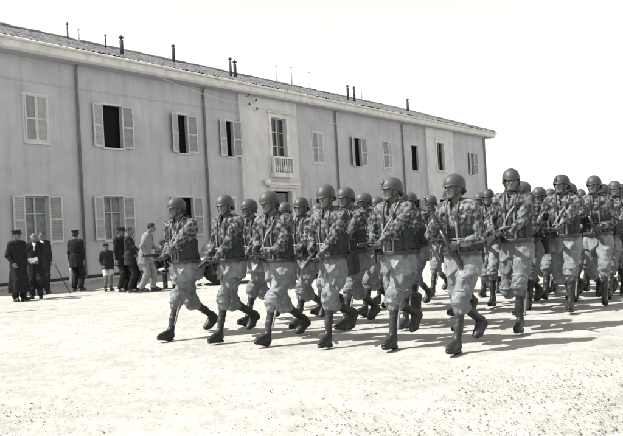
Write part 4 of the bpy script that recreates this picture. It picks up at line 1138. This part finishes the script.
def soldier(v, x, y, sc, rz, label, glabel, emblem=False):
    if not used[v]: o = proto[v]; used[v] = True
    else: o = copy_tree(proto[v])
    J = VAR[v]
    mn = min(proto[v]['minL'], proto[v]['minR'])
    sc = sc * 1.83 / (proto[v]['top'] - mn)
    o.location = (x + 0.05, y - 0.02, -mn * sc - 0.006); kx = sc * rng.uniform(.87, .96); o.scale = (kx, sc * .95, sc); o.rotation_euler = (0, 0, HEAD + rz)
    tag(o, label, 'soldier', GRP)
    if not gused[0]: gg = gproto; gused[0] = True
    else: gg = copy_tree(gproto)
    gg.matrix_world = Matrix.Translation(o.location) @ Matrix.Rotation(HEAD + rz, 4, 'Z') @ Matrix.Diagonal((kx, sc * .95, sc, 1)) @ gun_matrix(J)
    tag(gg, glabel, 'gun', GGRP)
    if emblem:
        e = MB(); JH = J['HR']; c = J['head']
        T = lambda p: Vector(c + JH @ v3(*p))
        def onh(x_, z_):
            s_ = 1 - (x_ / .117) ** 2 - ((z_ - .020) / .121) ** 2
            return T((x_, -.014 + .146 * math.sqrt(max(s_, 0)) + .002, z_))
        e.tube([onh(0, .045), onh(.004, .062), onh(-.004, .078), onh(.006, .098)], [.012, .015, .010, .003], 8, flat=.3)
        e.build('helmet_badge', M['leather'], o)
    return o
for k, a in enumerate(SOLDIERS):
    a = list(a)
    if k > 8: a[3] *= rng.uniform(.965, 1.03)
    soldier(*a)

# ---------------------------------------------------------------- bystanders
def place(o, x, y, sc, rz, label, cat='man', group='bystanders in front of the barracks'):
    sc = sc * 0.975; o.location = (x, y, 0.0); o.scale = (sc, sc, sc); o.rotation_euler = (0, 0, rz); tag(o, label, cat, group); return o
R_ = radians
J = stand_pose(yaw=0.2, hands=('down', 'pocket')); o = make_bystander(J, 1, 'overcoat', 0.22, M['blacksuit'], M['blacksuit'], hat='cap', shirt=False)
place(o, -7.22, 18.3, 1.0, R_(-125), 'man in a long black overcoat and cap at the far left edge of the group')
J = stand_pose(yaw=0.15, pitch=-0.15, hands=('front', 'front')); o = make_bystander(J, 2, 'overcoat', 0.26, M['blacksuit'], M['darksuit'], hair='bald'); by2 = (o, J)
place(o, -7.03, 18.95, 0.96, R_(-165), 'balding older man in dark coat holding a white paper in both hands')
pp = MB(); pp.box(-.10, -.003, -.05, .11, .003, .05, Matrix.Rotation(.35, 4, 'Y')); pp.box(-.04, .004, -.06, .14, .009, .03, Matrix.Rotation(-.2, 4, 'Y'))
po = pp.build('paper', M['paper']); po.matrix_world = Matrix.Translation((-7.03, 18.95, 0)) @ Matrix.Rotation(R_(-165), 4, 'Z') @ Matrix.Scale(.96, 4) @ Matrix.Translation((0.0, .30, 1.02)); tag(po, 'folded white paper in the hands of the balding man', 'paper')
J = stand_pose(yaw=-0.1, hands=('down', 'down')); o = make_bystander(J, 3, 'jacket', 0.66, M['darksuit'], M['darksuit'])
place(o, -7.50, 20.75, 1.0, R_(-150), 'dark-haired man in dark suit with white collar standing beside the balding man')
ck = MB(); ck.tube([(-7.18, 20.45, 0.80), (-7.12, 20.40, .86), (-7.02, 20.36, .80), (-6.62, 20.3, 0.0)], .014, 6); tag(ck.build('walking_stick', M['leather']), 'thin dark walking stick held slanting by the man in the dark suit', 'stick')
J = stand_pose(yaw=0.1, hands=('down', 'down'), feet=((-0.12, 0.03), (0.10, 0.0))); o = make_bystander(J, 4, 'tunic', 0.70, M['blacksuit'], M['blacksuit'], hat='cap', shirt=False)
place(o, -6.70, 21.2, 0.99, R_(-12), 'officer in dark uniform and peaked cap seen from behind with his back turned')
cl = sdf_part('folded_coat', lambda P: U(.03, cap(P, (0, 0, .62), (0, 0, .12), .06, .085), ell(P, (0, 0, .62), (.08, .10, .05))) + folds(P, 22, .012, 3), (-.2, -.2, -.05), (.2, .2, .75), .012, M['paletrouser'])
cl.location = (-6.93, 21.42, .12); cl.scale = (.8, .8, 1.0); tag(cl, 'pale coat hanging from the hand of the officer seen from behind', 'coat')
J = stand_pose(yaw=0.35, hands=('down', 'pocket')); o = make_bystander(J, 5, 'jacket', 0.80, M['darksuit'], M['paletrouser'], hat='beret', shorts=True, shirt=False)
place(o, -5.62, 20.4, 0.75, R_(-145), 'small boy in dark jacket, cap and pale shorts standing alone', 'boy')
J = stand_pose(yaw=0.2, pitch=-0.1, hands=('front', 'down')); o = make_bystander(J, 6, 'tunic', 0.72, M['blacksuit'], M['blacksuit'], hat='cap', shirt=False)
place(o, -5.05, 19.75, 0.98, R_(-120), 'man in black tunic and peaked cap standing to the right of the small boy')
J = stand_pose(yaw=-0.2, pitch=-0.2, hands=('front', 'forward')); o = make_bystander(J, 7, 'jacket', 0.74, M['darksuit'], M['blacksuit'], shirt=True)
place(o, -4.74, 19.40, 0.98, R_(-95), 'bareheaded man in dark jacket close behind the man in the pale suit')
J = stand_pose(lean=0.13, yaw=0.1, pitch=-0.25, hands=('forward', 'pocket'), feet=((-0.10, 0.16), (0.10, -0.10)), hfwd=0.03); o = make_bystander(J, 8, 'jacket', 0.72, M['greysuit'], M['greysuit'])
place(o, -4.32, 19.2, 1.02, R_(-92), 'man in pale grey suit leaning forward in profile to watch the march')
J = stand_pose(lean=0.16, yaw=0.0, pitch=-0.1, pz=0.52, hands=('knee', 'knee'), feet=((-0.12, 0.66), (0.12, 0.50)), sit=True); J['seat'] = True; o = make_bystander(J, 9, 'jacket', 0.44, M['blacksuit'], M['paletrouser'])
place(o, -4.25, 20.25, 1.0, R_(-90), 'man in dark jacket and pale trousers sitting low on a bench, legs stretched out')
be = empty('bench', (-4.32, 20.25, 0)); tag(be, 'low dark wooden bench under the sitting man', 'bench')
b = MB(); b.box(-.42, -.20, .38, .35, .20, .43); b.build('seat', M['gunwood'], be, bevel=.006)
for sx in (-.36, .29):
    b = MB(); b.box(sx - .03, -.17, 0, sx + .03, -.12, .378); b.box(sx - .03, .12, 0, sx + .03, .17, .378); b.box(sx - .025, -.12, .10, sx + .025, .12, .15); b.build('leg_frame', M['gunwood'], be)

# ---------------------------------------------------------------- parked car behind the marchers
M['carpaint'] = mat('dark_car_paint', g(0.03, .05), 0.35, 0.5, noise=0.2, nscale=1.5)
M['tyre'] = mat('tyre_rubber', g(0.02), 0.9, 0.2, noise=0.2)
M['chrome'] = mat('dull_chrome', g(0.12), 0.45, 0.5, metallic=1.0, noise=0.1)
car = empty('parked_car', (-1.5, 21.4, 0), R_(12)); tag(car, 'long dark rounded saloon car parked behind the marching soldiers', 'car')
def fcar(P):
    x, y, z = P[..., 0], np.abs(P[..., 1]), P[..., 2]; Q = np.stack([x, y, z], -1)
    d = boxd(Q, (0, 0, .60), (2.02, .66, .26), .22)
    d = smin(d, boxd(Q, (1.25, 0, .74), (.78, .42, .26), .22), .12)
    cab = smax(ell(Q, (-.35, 0, .85), (1.35, .68, .66)), .6 - z, .05); d = smin(d, cab, .08)
    for xc in (1.32, -1.28):
        d = smin(d, smax(ell(Q, (xc, .66, .52), (.62, .20, .36)), .25 - z, .03), .06)
        w = cap(Q, (xc, .5, .34), (xc, 1.0, .34), .385); d = smax(d, -w, .015)
    d = smin(d, boxd(Q, (0, .74, .30), (.75, .10, .03), .02), .04)
    win = smax(ell(Q, (-.35, 0, .86), (1.16, 2.0, .50)), .98 - z, .02)
    for a_, b_ in ((-1.15, -.42), (-.32, .42)):
        wn = smax(smax(win, a_ - x, .03), x - b_, .03); wn = smax(wn, .42 - y, .01); d = smax(d, -smax(wn, -(cab + .05), .01), .01)
    return d
cb = sdf_part('car_body', fcar, (-2.25, -1.0, .15), (2.25, 1.0, 1.65), .03, M['carpaint'], car)
def fgl(P):
    y = np.abs(P[..., 1]); Q = np.stack([P[..., 0], y, P[..., 2]], -1); return smax(ell(Q, (-.35, 0, .85), (1.30, .63, .61)), .9 - P[..., 2], .03)
sdf_part('window_glass', fgl, (-1.8, -.8, .85), (1.1, .8, 1.55), .05, M['glass'], car)
for xc in (1.32, -1.28):
    for s in (-1, 1):
        X_ = Matrix.Translation((xc, s * .68, .335)) @ Matrix.Rotation(pi / 2, 4, 'X')
        wmb = MB(); wmb.lathe([(.22, -.08), (.315, -.085), (.335, -.05), (.335, .05), (.315, .085), (.22, .08)], 24, X_); wh = wmb.build('wheel', M['tyre'], car)
        h = MB(); h.lathe([(.001, -.085), (.09, -.08), (.13, -.06), (.22, -.055), (.22, .055), (.13, .06), (.09, .08), (.001, .085)], 20, X_); h.build('hubcap', M['chrome'], wh)
for s in (-1, 1):
    h = MB(); h.lathe([(.001, -.08), (.09, -.05), (.105, 0), (.10, .03), (.001, .045)], 16, Matrix.Translation((1.93, s * .56, .74)) @ Matrix.Rotation(pi / 2, 4, 'Y')); h.build('headlight', M['chrome'], car)
for xb in (2.10, -2.12):
    h = MB(); h.tube([(xb - .12 * (1 if xb > 0 else -1), -.78, .45), (xb, -.6, .45), (xb + .03 * (1 if xb > 0 else -1), 0, .45), (xb, .6, .45), (xb - .12 * (1 if xb > 0 else -1), .78, .45)], .05, 8); h.build('bumper', M['chrome'], car)
# unseen post added past the left edge to cast a thin shadow into view
ps = MB(); ps.tube([(-6.95, 15.4, -.05), (-6.95, 15.4, 1.95)], [.06, .05], 10); ps.tube([(-6.95, 15.4, 1.95), (-6.95, 15.4, 1.99)], [.05, .02], 10)
tag(ps.build('offscreen_shadow_post', M['gunwood']), 'round wooden post out of view past the left edge, added for its shadow', 'post')

# ---------------------------------------------------------------- light, sky, camera
EL = radians(52); SD = Vector((cos(EL) * 0.984, cos(EL) * 0.177, -sin(EL)))
l = bpy.data.lights.new('sun', 'SUN'); l.energy = SUNE; l.angle = radians(0.5); l.color = (1.0, 0.965, 0.91)
lo = bpy.data.objects.new('sun', l); C.objects.link(lo); lo.rotation_euler = SD.to_track_quat('-Z', 'Y').to_euler()
w = bpy.data.worlds.new('World'); bpy.context.scene.world = w; w.use_nodes = True
nt = w.node_tree; bg = nt.nodes['Background']
sk = nt.nodes.new('ShaderNodeTexSky'); sk.sky_type = 'NISHITA'; sk.sun_disc = False; sk.sun_elevation = EL; sk.sun_rotation = SUNROT
sk.air_density = AIR; sk.dust_density = DUST; sk.ozone_density = 1.0; sk.altitude = 0
hs = nt.nodes.new('ShaderNodeHueSaturation'); hs.inputs['Saturation'].default_value = 0.12
tn = nt.nodes.new('ShaderNodeVectorMath'); tn.operation = 'MULTIPLY'; tn.inputs[1].default_value = SKYTINT
nt.links.new(sk.outputs[0], hs.inputs['Color']); nt.links.new(hs.outputs[0], tn.inputs[0]); nt.links.new(tn.outputs[0], bg.inputs['Color']); bg.inputs['Strength'].default_value = SKYSTR
sc = bpy.context.scene
cam = bpy.data.cameras.new('camera'); co = bpy.data.objects.new('camera', cam); C.objects.link(co); sc.camera = co
cam.sensor_width = 36; cam.lens = 750 / 623 * 36; cam.clip_end = 6000; cam.clip_start = 0.05
co.location = (0, 0, 1.259)
co.rotation_euler = (Matrix.Rotation(radians(90) + math.atan((233.43 - 218) / 750), 4, 'X') @ Matrix.Rotation(radians(-3.15), 4, 'Z')).to_euler()
vs_ = sc.view_settings; vs_.view_transform = 'Standard'; vs_.look = 'None'; vs_.gamma = 1; vs_.exposure = EXPO; vs_.use_curve_mapping = False
sc.cycles.max_bounces = 6; sc.cycles.use_denoising = True
